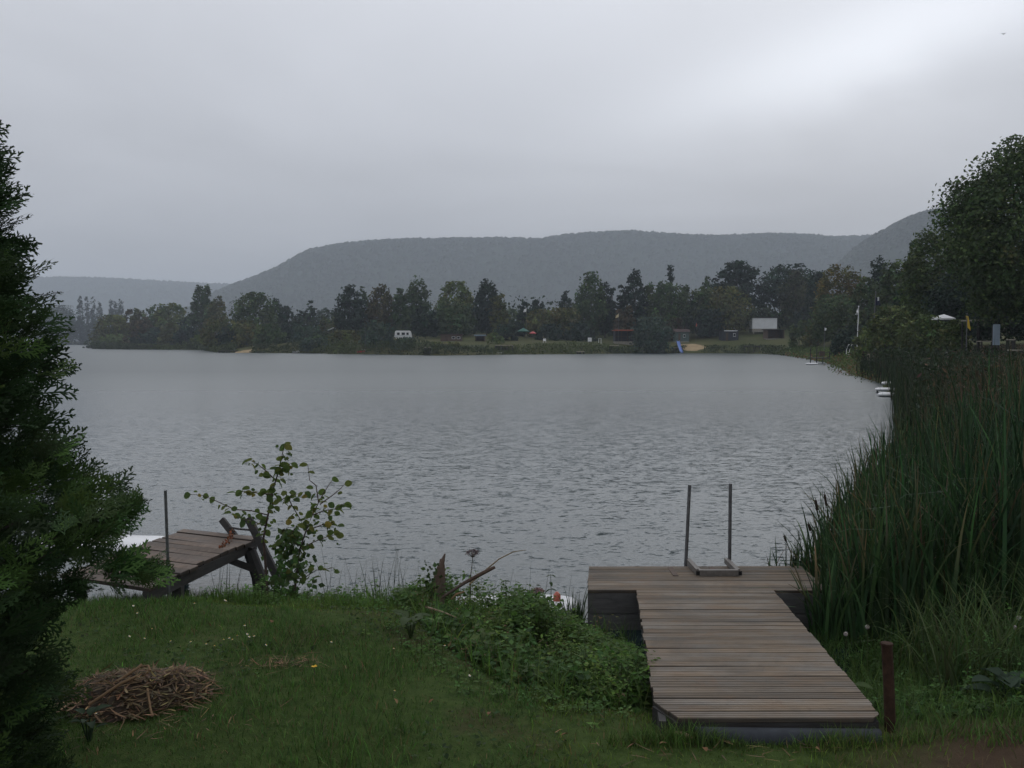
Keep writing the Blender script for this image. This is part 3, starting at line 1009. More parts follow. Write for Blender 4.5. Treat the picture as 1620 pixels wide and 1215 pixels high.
TREES = [
    # beyond the channel
    ('poplar_tree', 'slim dark poplar, first and fullest of the row of four', 128, 622, 469, 4.6, 'poplar', DK, BS),
    ('poplar_tree', 'slim dark poplar, second of the row of four', 138.5, 626, 470, 4, 'poplar', DK, BS),
    ('poplar_tree', 'slim dark poplar, third of the row of four', 148, 622, 470, 4, 'poplar', DK, BS),
    ('poplar_tree', 'short leaning poplar, last of the row of four', 158, 628, 478, 5, 'poplar', DK, BS),
    ('poplar_tree', 'pointed poplar, first of the row of three behind the wooded point', 177, 640, 474, 3.6, 'poplar', DK, BS),
    ('poplar_tree', 'pointed poplar, middle of the row of three behind the wooded point', 184, 644, 474, 3.4, 'poplar', DK, BS),
    ('poplar_tree', 'widest poplar of the row of three behind the wooded point', 192, 640, 473, 4.6, 'poplar', DK, BS),
    ('broadleaf_tree', 'wide round hazy tree between the conifer and the row of poplars', 92, 650, 484, 30, 'broad', DK, BS),
    ('shoreline_bush', 'hazy dark bush under the first poplars of the four', 122, 612, 508, 16, 'dome', DK, BS),
    ('shoreline_bush', 'hazy dark bush under the last poplar of the four', 150, 615, 508, 18, 'dome', DK, BS),
    ('shoreline_bush', 'hazy bush at the conifer edge beyond the channel', 84, 612, 516, 20, 'dome', DK, BS),
    ('shoreline_bush', 'hazy bush behind the tip of the wooded point', 176, 608, 505, 18, 'dome', DK, BS),
    # wooded point
    ('broadleaf_tree', 'low olive tree at the tip of the wooded point', 180, 300, 500, 27, 'broad', OL, PT),
    ('broadleaf_tree', 'small brownish tree just behind the tip of the wooded point', 206, 312, 490, 10, 'tall', BR, PT),
    ('broadleaf_tree', 'narrow tree on the wooded point, beside the three poplars', 222, 306, 487, 13, 'tall', OL, PT),
    ('broadleaf_tree', 'dark green tree, darker one of the tallest pair on the wooded point', 248, 300, 483, 17, 'broad', GR, PT),
    ('broadleaf_tree', 'lighter green tree, brighter one of the tallest pair on the wooded point', 272, 298, 481, 22, 'broad', LT, PT),
    ('broadleaf_tree', 'reddish grey tree in the middle of the wooded point', 223, 290, 503, 14, 'broad', BR, PT),
    ('shoreline_bush', 'broad light green bush at the water on the point tip', 181, 284, 530, 22, 'dome', LT, PT),
    ('shoreline_bush', 'brownish bush at the water beside the light green bush', 205, 281, 532, 13, 'dome', BR, PT),
    ('shoreline_bush', 'dark bush over the dark jetty of the wooded point', 225, 276, 526, 16, 'dome', DK, PT),
    ('shoreline_bush', 'bluish bush next to the dark jetty of the wooded point', 247, 272, 518, 17, 'dome', BL, PT),
    ('shoreline_bush', 'olive bush at the water below the tallest trees of the point', 271, 268, 512, 19, 'dome', OL, PT),
    ('shoreline_bush', 'dark bush hanging over the water before the yellow-green bush', 294, 264, 517, 16, 'dome', DK, PT),
    ('shoreline_bush', 'small bright yellow-green bush by the water', 317, 258, 530, 13, 'dome', (.10, .14, .025), PT),
    ('shoreline_bush', 'dark bush behind the small bright yellow-green bush', 300, 282, 504, 20, 'bush', DK, PT),
    # far shore, towards the point
    ('broadleaf_tree', 'tall loose two-headed tree at the base of the wooded point', 317, 272, 453, 15, 'tall', GR, FS),
    ('broadleaf_tree', 'slender feathery spire standing in the tall two-headed tree', 329, 276, 448, 7, 'tall', GR, FS),
    ('broadleaf_tree', 'rounded olive tree next to the tall two-headed tree', 344, 262, 470, 14, 'broad', OL, FS),
    ('shoreline_bush', 'olive willow bush below the rounded olive tree', 350, 212, 500, 22, 'willow', OL, FS),
    ('broadleaf_tree', 'wide dark dome of a tree above the sand spit', 405, 225, 464, 30, 'broad', GR, FS),
    ('broadleaf_tree', 'small dark shoulder tree of the wide dome above the sand spit', 438, 235, 471, 11, 'tall', DK, FS),
    ('broadleaf_tree', 'low dark tree sloping down from the wide dome', 455, 240, 485, 14, 'broad', DK, FS),
    ('shoreline_bush', 'yellowish willow bush directly behind the sand spit', 392, 203, 508, 24, 'willow', OL, FS),
    ('shoreline_bush', 'dark bush beside the dark jetty at the sand spit', 366, 204, 515, 18, 'dome', DK, FS),
    ('shoreline_bush', 'green willow bush between sand spit and white rowing boat', 425, 194, 514, 22, 'willow', GR, FS),
    ('shoreline_bush', 'dark bush above the white rowing boat', 458, 205, 512, 22, 'dome', DK, FS),
    ('spruce_tree', 'small round-topped conifer standing alone on the skyline', 493, 240, 477, 11, 'spruce', DK, FS),
    ('broadleaf_tree', 'low dark tree beside the small lone conifer', 479, 242, 492, 11, 'broad', DK, FS),
    ('broadleaf_tree', 'faint grey-green tree between lone conifer and dark spruce', 514, 290, 488, 12, 'tall', BL, FS),
    ('broadleaf_tree', 'olive low tree behind the tilted white panel', 524, 225, 499, 16, 'broad', OL, FS),
    ('shoreline_bush', 'bluish bush before the lone conifer', 487, 196, 518, 24, 'willow', BL, FS),
    ('shoreline_bush', 'dark green bush below the tilted white panel', 516, 190, 526, 20, 'dome', GR, FS),
    ('shoreline_bush', 'low willow bush at the water between the two moored boats', 500, 181, 536, 24, 'willow', BL, FS),
    ('shoreline_bush', 'olive bush at the stern of the red sailing boat', 548, 178, 524, 22, 'willow', OL, FS),
    ('spruce_tree', 'broad dark spruce towering behind the red sailing boat', 554, 205, 452, 20, 'tall', DK, FS),
    ('broadleaf_tree', 'slim lighter tree squeezed between spruce and brown-tipped birch', 573, 210, 455, 11, 'tall', GR, FS),
    ('birch_tree', 'brown-tipped birch between spruce and tall light poplar', 604, 208, 451, 20, 'birch', (.066, .062, .028), FS),
    ('broadleaf_tree', 'lower lobe of leaves, paler tree leaning on the tall light poplar', 633, 206, 458, 13, 'tall', GR, FS),
    ('poplar_tree', 'tall light loose poplar behind the white caravan', 660, 210, 436, 18, 'tall', GR, FS),
    ('shoreline_bush', 'big round blue-green willow beside the red sailing boat', 597, 171, 508, 23, 'willow', BL, FS),
    ('broadleaf_tree', 'dark round tree just beside the white caravan', 673, 190, 485, 17, 'broad', DK, FS),
    ('shoreline_bush', 'low willow bush at the water below the white caravan', 640, 164, 534.5, 22, 'willow', BL, FS),
    ('shoreline_bush', 'brownish low bush at the water before the brown flat hut', 705, 158, 542, 24, 'willow', OL, FS),
    ('broadleaf_tree', 'light green spreading tree above the brown flat hut', 722, 205, 447, 27, 'broad', LT, FS),
    ('broadleaf_tree', 'darker lower half tree under the light green spreading tree', 715, 196, 478, 30, 'broad', GR, FS),
    ('birch_tree', 'dark dense birch with a pointed tip behind the small hut', 770, 200, 443, 20, 'birch', DK, FS),
    ('spruce_tree', 'thin spire tip rising out of the dark dense birch', 778, 204, 440, 6, 'spruce', DK, FS),
    ('broadleaf_tree', 'olive shoulder tree leaning on the dark dense birch', 789, 198, 463, 14, 'broad', OL, FS),
    ('broadleaf_tree', 'faint green tree in the gap before the white-flagged spruce', 808, 245, 490, 12, 'broad', GR, FS),
    ('shoreline_bush', 'bright green bush between small hut and grey jetty', 782, 172, 527, 14, 'dome', LT, FS),
    ('shoreline_bush', 'dark bush behind the grey jetty', 799, 182, 514, 19, 'dome', DK, FS),
    ('spruce_tree', 'small layered spruce right behind the white flag', 829, 200, 475, 15, 'spruce', DK, FS),
    ('broadleaf_tree', 'small dark tree beside the layered spruce', 850, 215, 475, 11, 'broad', DK, FS),
    ('broadleaf_tree', 'wide olive bushy tree above the red parasol', 856, 195, 490, 22, 'broad', OL, FS),
    ('broadleaf_tree', 'small dark tree on the skyline above the olive bushes', 894, 225, 462, 10, 'tall', DK, FS),
    ('broadleaf_tree', 'olive-topped bushy tree behind the pale plastic chair', 893, 196, 488, 22, 'broad', OL, FS),
    ('shoreline_bush', 'dark undergrowth bush behind the pale plastic chair', 872, 186, 514, 22, 'dome', DK, FS),
    ('shoreline_bush', 'dark undergrowth bush behind the white notice box', 915, 190, 512, 24, 'dome', DK, FS),
    ('birch_tree', 'tall birch, tallest tree above the white notice box', 935, 205, 432, 22, 'birch', GR, FS),
    ('birch_tree', 'slim lower birch between tall birch and dark spruces', 957, 206, 447, 12, 'birch', DK, FS),
    ('spruce_tree', 'thin young spruce in the dip of the tree line', 969, 215, 450, 8, 'spruce', DK, FS),
    ('spruce_tree', 'young dark spruce right behind the yellow flag', 981, 205, 447, 9, 'spruce', DK, FS),
    ('spruce_tree', 'tall dark broad spruce behind the red-roofed hut', 1003, 203, 427, 17, 'tall', DK, FS),
    ('broadleaf_tree', 'reddish brown tree right behind the red-roofed hut', 988, 194, 485, 15, 'broad', BR, FS),
    ('birch_tree', 'green birch filling the dip behind the round willow', 1027, 205, 446, 15, 'birch', GR, FS),
    ('larch_tree', 'ragged spiky conifer, highest top near the blue slide', 1060, 208, 418, 14, 'spruce', DK, FS),
    ('broadleaf_tree', 'full green tree under the ragged spiky conifer', 1056, 200, 446, 25, 'broad', GR, FS),
    ('birch_tree', 'thin drooping birch beside the ragged spiky conifer', 1084, 206, 452, 12, 'birch', GR, FS),
    ('shoreline_bush', 'big round blue-green willow beside the red-roofed hut', 1030, 178, 503, 27, 'willow', BL, FS),
    ('shoreline_bush', 'reddish brown bush over the grey-green hut', 1064, 196, 502, 18, 'dome', BR, FS),
    ('broadleaf_tree', 'grey-green tree behind the windsock pole', 1108, 200, 455, 18, 'broad', GR, FS),
    ('birch_tree', 'thin-topped birch between windsock pole and layered pine', 1118, 204, 438, 12, 'birch', GR, FS),
    ('pine_tree', 'layered pine with open side branches above the dark blue shed', 1164, 212, 413, 29, 'pine', DK, FS),
    ('broadleaf_tree', 'rounded olive tree in front of the layered pine', 1148, 200, 455, 32, 'broad', OL, FS),
    ('broadleaf_tree', 'dark low tree right behind the dark blue shed', 1122, 196, 490, 20, 'broad', DK, FS),
    ('broadleaf_tree', 'small faint tree in the gap behind the pale wall', 1204, 255, 480, 14, 'dome', GR, FS),
    ('pine_tree', 'dark pine with cloud-like branches above the pale wall', 1247, 216, 420, 38, 'pine', DK, FS),
    ('birch_tree', 'weeping grey-green birch in front of the dark pine', 1260, 206, 430, 24, 'birch', (.055, .064, .036), FS),
    ('broadleaf_tree', 'dark tree between the weeping birch and the yellowing tree', 1292, 195, 432, 17, 'tall', DK, FS),
    ('broadleaf_tree', 'dark low tree beside the pale wall under the weeping birch', 1280, 200, 485, 22, 'broad', DK, FS),
    ('shoreline_bush', 'round green bush beside the brown shed', 1264, 160, 508, 14, 'willow', GR, FS),
    ('shoreline_bush', 'low yellowish bush next to the round green bush', 1288, 155, 513, 16, 'willow', OL, FS),
    ('maple_tree', 'yellowing maple, only tree turning orange', 1328, 150, 420, 30, 'broad', (.085, .080, .026), RB),
    ('broadleaf_tree', 'dark tree under the yellowing maple', 1322, 142, 468, 32, 'broad', GR, RB),
    ('broadleaf_tree', 'dark tree topping the skyline beside the yellowing maple', 1388, 140, 406, 19, 'tall', DK, RB),
    ('broadleaf_tree', 'dark tree behind the tall flagpole', 1372, 128, 440, 22, 'broad', GR, RB),
    ('birch_tree', 'drooping birch peeping out above the bank trees', 1443, 112, 384, 16, 'birch', GR, RB),
    ('broadleaf_tree', 'dark green tree below the drooping birch', 1425, 105, 412, 32, 'broad', GR, RB),
    ('broadleaf_tree', 'fresh green tree between drooping birch and the great maple', 1478, 72, 366, 44, 'broad', (.056, .084, .028), RB),
    ('broadleaf_tree', 'low dark tree above the white tent roof', 1450, 78, 448, 36, 'broad', DK, RB),
    ('broadleaf_tree', 'dark tree under the great maple by the yellow flag', 1520, 66, 430, 45, 'broad', DK, RB),
    ('broadleaf_tree', 'dark tree filling the shade behind the grey-blue board', 1600, 60, 420, 60, 'broad', DK, RB),
    ('shoreline_bush', 'dark bush behind the white ladder rails', 1345, 100, 516, 26, 'dome', DK, RB),
    ('shoreline_bush', 'light willow bush at the tall flagpole', 1408, 70, 486, 34, 'willow', (.090, .118, .046), RB),
    ('shoreline_bush', 'green willow bush in front of the white tent roof', 1462, 58, 499, 34, 'willow', (.080, .110, .042), RB),
    ('shoreline_bush', 'green bush between white tent roof and yellow flag', 1512, 50, 507, 22, 'willow', (.075, .105, .040), RB),
    ('shoreline_bush', 'low green bush below the white pennant pole', 1375, 78, 520, 24, 'willow', (.080, .110, .042), RB),
]
for nm, lb, px, Y, top, hw, kd, col, grp in TREES:
    kw = {}
    if Y < 130:
        kw = dict(cs=5.5, cap=11000, dens=.9)
    elif Y > 500:
        kw = dict(cs=2.3, dens=2.6)
    c2 = None
    if 'yellowing maple,' in lb:
        c2 = YE
    elif kd in ('broad', 'willow', 'birch') and col is not DK:
        c2 = tuple(k * f for k, f in zip(col, (1.35, 1.25, 1.1)))
    cat = 'bush' if 'bush' in nm else 'tree'
    if 140 < Y < 500:
        hw = hw * 1.1
    tree(nm, lb, cat, px, Y, top, hw, kd, col, c2, grp, **kw)
    if 'bush' not in nm and Y < 320:
        pass

# the great maple at the edge of the picture
tree('maple_tree', 'great dark green maple rising high over the bank', 'tree', 1652, 44, 226, 150, 'broad', (.050, .078, .030), (.078, .112, .040), RB,
     cs=6.0, cap=60000, dens=2.0, t0_=.22)


# low growth along the water's edge of the far shore
def shore_growth():
    r = np.random.default_rng(5)
    mb = MB()
    segs = []
    n = len(SH)
    for i in range(n):
        a, b = SH[i], SH[(i + 1) % n]
        if min(a[1], b[1]) > 48 and max(a[1], b[1]) < 300 and a[0] > -140:
            segs.append((a, b))
    for a, b in segs:
        Ls = np.linalg.norm(b - a)
        k = int(Ls * 16)
        t = r.random(k)
        p = a + (b - a) * t[:, None]
        d = (b - a) / Ls
        nrmv = np.array([d[1], -d[0]])
        test = sdf(np.array([(a + b)[0] / 2 + nrmv[0]]), np.array([(a + b)[1] / 2 + nrmv[1]]))[0]
        if test < 0:
            nrmv = -nrmv
        off = r.uniform(-.6, 5, k)
        p = p + nrmv * off[:, None]
        pxx = 810 + p[:, 0] / p[:, 1] * FPX
        keep = ~(((pxx > 1083) & (pxx < 1114)) | ((pxx > 372) & (pxx < 398)) | ((pxx > 1180) & (pxx < 1204) & (off < 3)))
        p, pxx, off = p[keep], pxx[keep], off[keep]
        hgt = (1.15 + .65 * vnoise(p[:, 0], p[:, 1], .35, 8)) * np.where(pxx > 1062, .45, np.where(pxx > 690, 1.05, 1.45)) * np.clip(1.15 - np.abs(off - 1.2) / 5, .3, 1)
        hgt = np.clip(hgt, .15, 2.4)
        z0 = np.maximum(gr(p), 0)
        m = 5
        ids = np.repeat(np.arange(len(p)), m)
        q = np.stack([p[ids, 0] + r.normal(0, .35, len(ids)), p[ids, 1] + r.normal(0, .35, len(ids)), z0[ids] + hgt[ids] * r.random(len(ids))], axis=1)
        base = np.where((vnoise(p[:, 0], p[:, 1], .12, 9) > .1)[:, None], np.array([[.062, .080, .026]]), np.array([[.044, .058, .026]]))
        sidebank = (pxx > 1245)[:, None]
        base = np.where(sidebank, np.array([[.085, .125, .036]]), base)
        base = np.where(sidebank & (r.random(len(p)) < .28)[:, None] & (off < 1.2)[:, None], np.array([[.15, .085, .04]]), base)
        base = base * np.exp(r.normal(0, .25, (len(p), 1)))
        cards(mb, q, r.uniform(.0016, .0034, len(ids)) * q[:, 1], r.normal(size=(len(ids), 3)) + np.array([0, -.5, .4]), base[ids], .5, r,
              np.tile(np.array([0, 0, 1.]), (len(ids), 1)) + r.normal(size=(len(ids), 3)) * .6)
    tag(mb.obj('waterside_plants', M['far_leaf']), 'low green growth along the edge of the far shore', 'plants', kind='stuff')


shore_growth()


def forest_floor():
    """undergrowth that closes the gaps between the trunks of the far-shore trees"""
    r = np.random.default_rng(15)
    mb = MB()
    n = 5200
    px = r.uniform(140, 1420, n)
    Y = np.interp(px, [140, 330, 400, 700, 1000, 1240, 1420], [305, 285, 232, 206, 212, 204, 150]) + r.uniform(0, 40, n)
    x = (px - 810) / FPX * Y
    g = np.maximum(ground(x, Y), 0)
    hh = r.uniform(0, 6.0, n) * np.clip(1 + .5 * vnoise(x, Y, .1, 2), .3, 1.6)
    m = 5
    ids = np.repeat(np.arange(n), m)
    N = n * m
    p = np.stack([x[ids] + r.normal(0, 1.0, N), Y[ids] + r.normal(0, 1.0, N), g[ids] + hh[ids] * r.random(N)], axis=1)
    cards(mb, p, r.uniform(.6, 1.1, N), r.normal(size=(N, 3)) + np.array([0, -.4, .4]), hue((.034, .050, .026), n, r, .3)[ids], .7, r)
    tag(mb.obj('undergrowth', M['far_leaf']), 'dark undergrowth between the trees of the far shore', 'undergrowth', kind='stuff')


forest_floor()


# ------------------------------------------------------------------ landing stage (the large one)
def landing_stage():
    Y0, Y1, Y2 = 4.38, 7.27, 8.30
    z0, z2 = .486, .262
    root = empty('landing_stage', (1.25, Y0, .40), 'T-shaped wooden landing stage of grey-brown boards running out into the lake', 'landing stage')
    ox, oy, oz = 1.25, Y0, .40
    hx = .1006
    W0 = .70

    def zz(Y):
        return z0 + (z2 - z0) * (Y - Y0) / (Y2 - Y0)

    def edge(Y, left):
        """x of the deck edge"""
        if Y < Y1 - .001:
            return (W0 if left else W0 + 1.09) + hx * (Y - Y0)
        return (.60 if left else 2.52) + hx * (Y - Y1)
    n1, n2 = 31, 11
    r = random.Random(3)
    hs = [Y0 + (Y1 - Y0) * i / n1 for i in range(n1)] + [Y1 + (Y2 - Y1) * i / n2 for i in range(n2 + 1)]
    slope = (z2 - z0) / (Y2 - Y0)
    for i in range(n1 + n2):
        a, b = hs[i], hs[i + 1]
        gap = .006
        a2, b2 = a + gap / 2, b - gap / 2
        ym = (a + b) / 2
        tz = r.uniform(-.0025, .0025)
        el, er = edge(a2, True) + r.uniform(-.006, .006), edge(a2, False) + r.uniform(-.006, .006)
        dl = hx * (b2 - a2)
        th = .026
        # top with two shallow grooves, so that boards read as ribbed decking
        fr = np.array([0, .035, .08, .30, .33, .37, .40, .60, .63, .67, .70, .92, .965, 1.0])
        ys = a2 + (b2 - a2) * fr
        prof = np.array([-.007, -.002, 0, 0, -.006, -.006, 0, 0, -.006, -.006, 0, 0, -.002, -.007])
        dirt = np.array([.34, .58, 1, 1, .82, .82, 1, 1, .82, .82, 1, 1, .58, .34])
        if True:
            mb = MB()
            tw = r.uniform(-.003, .003)
            v = []
            for k, y in enumerate(ys):
                dxx = hx * (y - a2)
                z = zz(y) - oz + prof[k] + tz
                cl_ = max(0, .105 * (1 - (y - Y0) / .24))      # the worn shore corners are cut away
                cr_ = max(0, .045 * (1 - (y - Y0) / .05))
                v += [(el + dxx + cl_ - ox, y - oy, z - tw), (er + dxx - cr_ - ox, y - oy, z + tw)]
            ca_ = max(0, .105 * (1 - (a2 - Y0) / .24))
            cb_ = max(0, .105 * (1 - (b2 - Y0) / .24))
            v += [(el + ca_ - ox, a2 - oy, zz(a2) - oz - th), (er - (.045 if i == 0 else 0) - ox, a2 - oy, zz(a2) - oz - th),
                  (el + dl + cb_ - ox, b2 - oy, zz(b2) - oz - th), (er + dl - ox, b2 - oy, zz(b2) - oz - th)]
            q = [[2 * k, 2 * k + 1, 2 * k + 3, 2 * k + 2] for k in range(13)]
            q += [[28, 29, 1, 0], [26, 27, 31, 30], [30, 31, 29, 28]]
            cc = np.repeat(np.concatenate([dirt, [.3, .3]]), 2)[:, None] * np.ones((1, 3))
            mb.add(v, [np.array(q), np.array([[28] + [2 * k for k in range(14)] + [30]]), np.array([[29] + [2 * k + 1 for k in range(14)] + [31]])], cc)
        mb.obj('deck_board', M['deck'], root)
    # bearers under the boards
    for s in (0, 1):
        mb = MB()
        for a, b in ((Y0 + .02, Y1),):
            xa = (W0 + .03 if s == 0 else W0 + 1.06) + hx * (a - Y0)
            xb = (W0 + .03 if s == 0 else W0 + 1.06) + hx * (b - Y0)
            mb.beam((xa - ox, a - oy, zz(a) - oz - .085), (xb - ox, b - oy, zz(b) - oz - .085), .035, .115)
        mb.obj('side_bearer', M['darkwood'], root)
    # front fascia, dark, under the worn boards
    mb = MB().beam((W0 + .09 - ox, Y0 + .012 - oy, z0 - oz - .048), (W0 + 1.06 - ox, Y0 + .012 - oy, z0 - oz - .048), .02, .038)
    mb.obj('front_board', M['darkwood'], root)
    mb = MB().beam((W0 + .02 - ox, Y0 + .22 - oy, z0 - oz - .075), (W0 + .10 - ox, Y0 + .015 - oy, z0 - oz - .07), .02, .085)
    mb.obj('corner_board', M['darkwood'], root)
    # skirts of the head: two wide boards on each side of the walkway
    for x0, x1 in ((.605, 1.03), (2.045, 2.50)):
        for k in range(2):
            top = zz(Y1) - .028 - k * .165
            mb = MB().box(((x0 + x1) / 2 - ox, Y1 + .006 - oy, top - .08 - oz), (x1 - x0, .026 - .004 * k, .158))
            mb.obj('skirt_board', M['skirt'], root)
    for side in (0, 1):
        xx = (.63, 2.49)[side]
        mb = MB().beam((xx - ox, Y1 + .035 - oy, zz(Y1) - oz - .1), (xx + .10 - ox, Y2 - oy, zz(Y2) - oz - .1), .03, .14)
        mb.obj('head_bearer', M['darkwood'], root)
    for x, y in ((.70, 7.45), (2.45, 7.45), (.78, 8.2), (2.5, 8.2)):
        mb = MB().tube([(x - ox, y - oy, -.9 - oz), (x - ox, y - oy, zz(y) - .03 - oz)], .05, 10)
        mb.obj('pile', M['darkwood'], root)
    # thin brown strips laid over the boards of the head
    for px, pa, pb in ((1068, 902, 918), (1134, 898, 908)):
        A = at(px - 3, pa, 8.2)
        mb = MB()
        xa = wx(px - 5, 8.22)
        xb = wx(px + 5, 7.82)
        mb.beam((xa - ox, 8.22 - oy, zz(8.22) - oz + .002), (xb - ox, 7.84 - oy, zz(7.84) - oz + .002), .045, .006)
        mb.obj('brown_strip', M['brownwood'], root)
    # the plastic pipe that the shore end lies on
    p = MB().tube([(.88, 4.345, .402), (1.30, 4.34, .398), (1.76, 4.335, .396)], .05, 20, caps=True)
    pr = empty('drain_pipe', (1.3, 4.34, .35), 'grey plastic pipe lying under the front edge of the landing stage', 'pipe')
    p.v = [a - np.array([1.3, 4.34, .35]) for a in p.v]
    p.obj('pipe_wall', M['pipe'], pr, smooth=True)
    for xx in (.879, 1.761):
        MB().tube([(xx - 1.3 + (.001 if xx > 1.3 else -.001), .003, .052 if xx < 1.3 else .046), (xx - 1.3 + (.004 if xx > 1.3 else -.004), .003, .052 if xx < 1.3 else .046)], .042, 16).obj('pipe_mouth', M['black'], pr)

    # bathing ladder folded on to the head of the stage
    lad = empty('bathing_ladder', (1.95, 8.2, zz(8.2)), 'grey steel bathing ladder with two tall handrail poles at the stage end', 'ladder')
    lo = np.array([1.95, 8.2, zz(8.2)])

    def dk(px, Y):
        return np.array([wx(px, Y), Y, zz(Y) + .026])
    fl, fr = dk(1109, 7.86), dk(1172, 7.86)
    bl, br = dk(1091, 8.40), dk(1153, 8.40)
    bl[2] = zz(8.3) + .026
    br[2] = zz(8.3) + .026
    MB().beam(fl - lo - (.0, 0, 0), fr - lo, .045, .05).obj('front_bar', M['frame_steel'], lad)
    for a, b in ((fl, bl), (fr, br)):
        d = (b - a) / np.linalg.norm(b - a)
        a2 = a - lo + d * .024
        MB().beam(a2 + np.array([0, 0, .001]), b - lo, .04, .048).obj('side_bar', M['frame_steel'], lad)
    for a, s in ((fl, -1), (fr, 1)):
        e = a - lo + np.array([s * .012, -.0245, 0])
        MB().box(e, (.030, .004, .036)).obj('tube_opening', M['black'], lad)
    for pt, px0, py0, b in ((bl, 1091, 767, 1088), (br, 1155.5, 765, 1158)):
        foot = np.array([wx(b, 8.36), 8.36, -.35])
        mid = np.array([wx(b, 8.36), 8.36, zz(8.3)])
        tp = at(px0, py0, 8.36)
        MB().tube([foot - lo, mid - lo, tp - lo], .0155, 10).obj('handrail_pole', M['steel'], lad, smooth=False)
    for k, zr in enumerate((.08, -.15)):
        MB().tube([np.array([wx(1088, 8.36), 8.36, zr]) - lo, np.array([wx(1158, 8.36), 8.36, zr]) - lo], .014, 8).obj('rung', M['steel'], lad)


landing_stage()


# rusty post beside the stage
def rusty_post():
    X, Y = 1.853, 4.44
    g = gz(X, Y)
    root = empty('rusty_post', (X, Y, g), 'rusty iron tube standing at the shore corner of the landing stage', 'post')
    zt = zpix(1020, Y)
    dx = wx(1407, Y) - wx(1414, Y)
    MB().tube([(0, 0, -.2), (0, 0, 0), (dx * .5, .0, (zt - g) * .5), (dx, .01, zt - g)], [.027, .027, .026, .026], 16, caps=True).obj('tube', M['rust'], root, smooth=False)
    MB().tube([(dx, .01, zt - g - .003), (dx, .01, zt - g + .006)], [.031, .029], 14).obj('rim', M['rust'], root)


rusty_post()


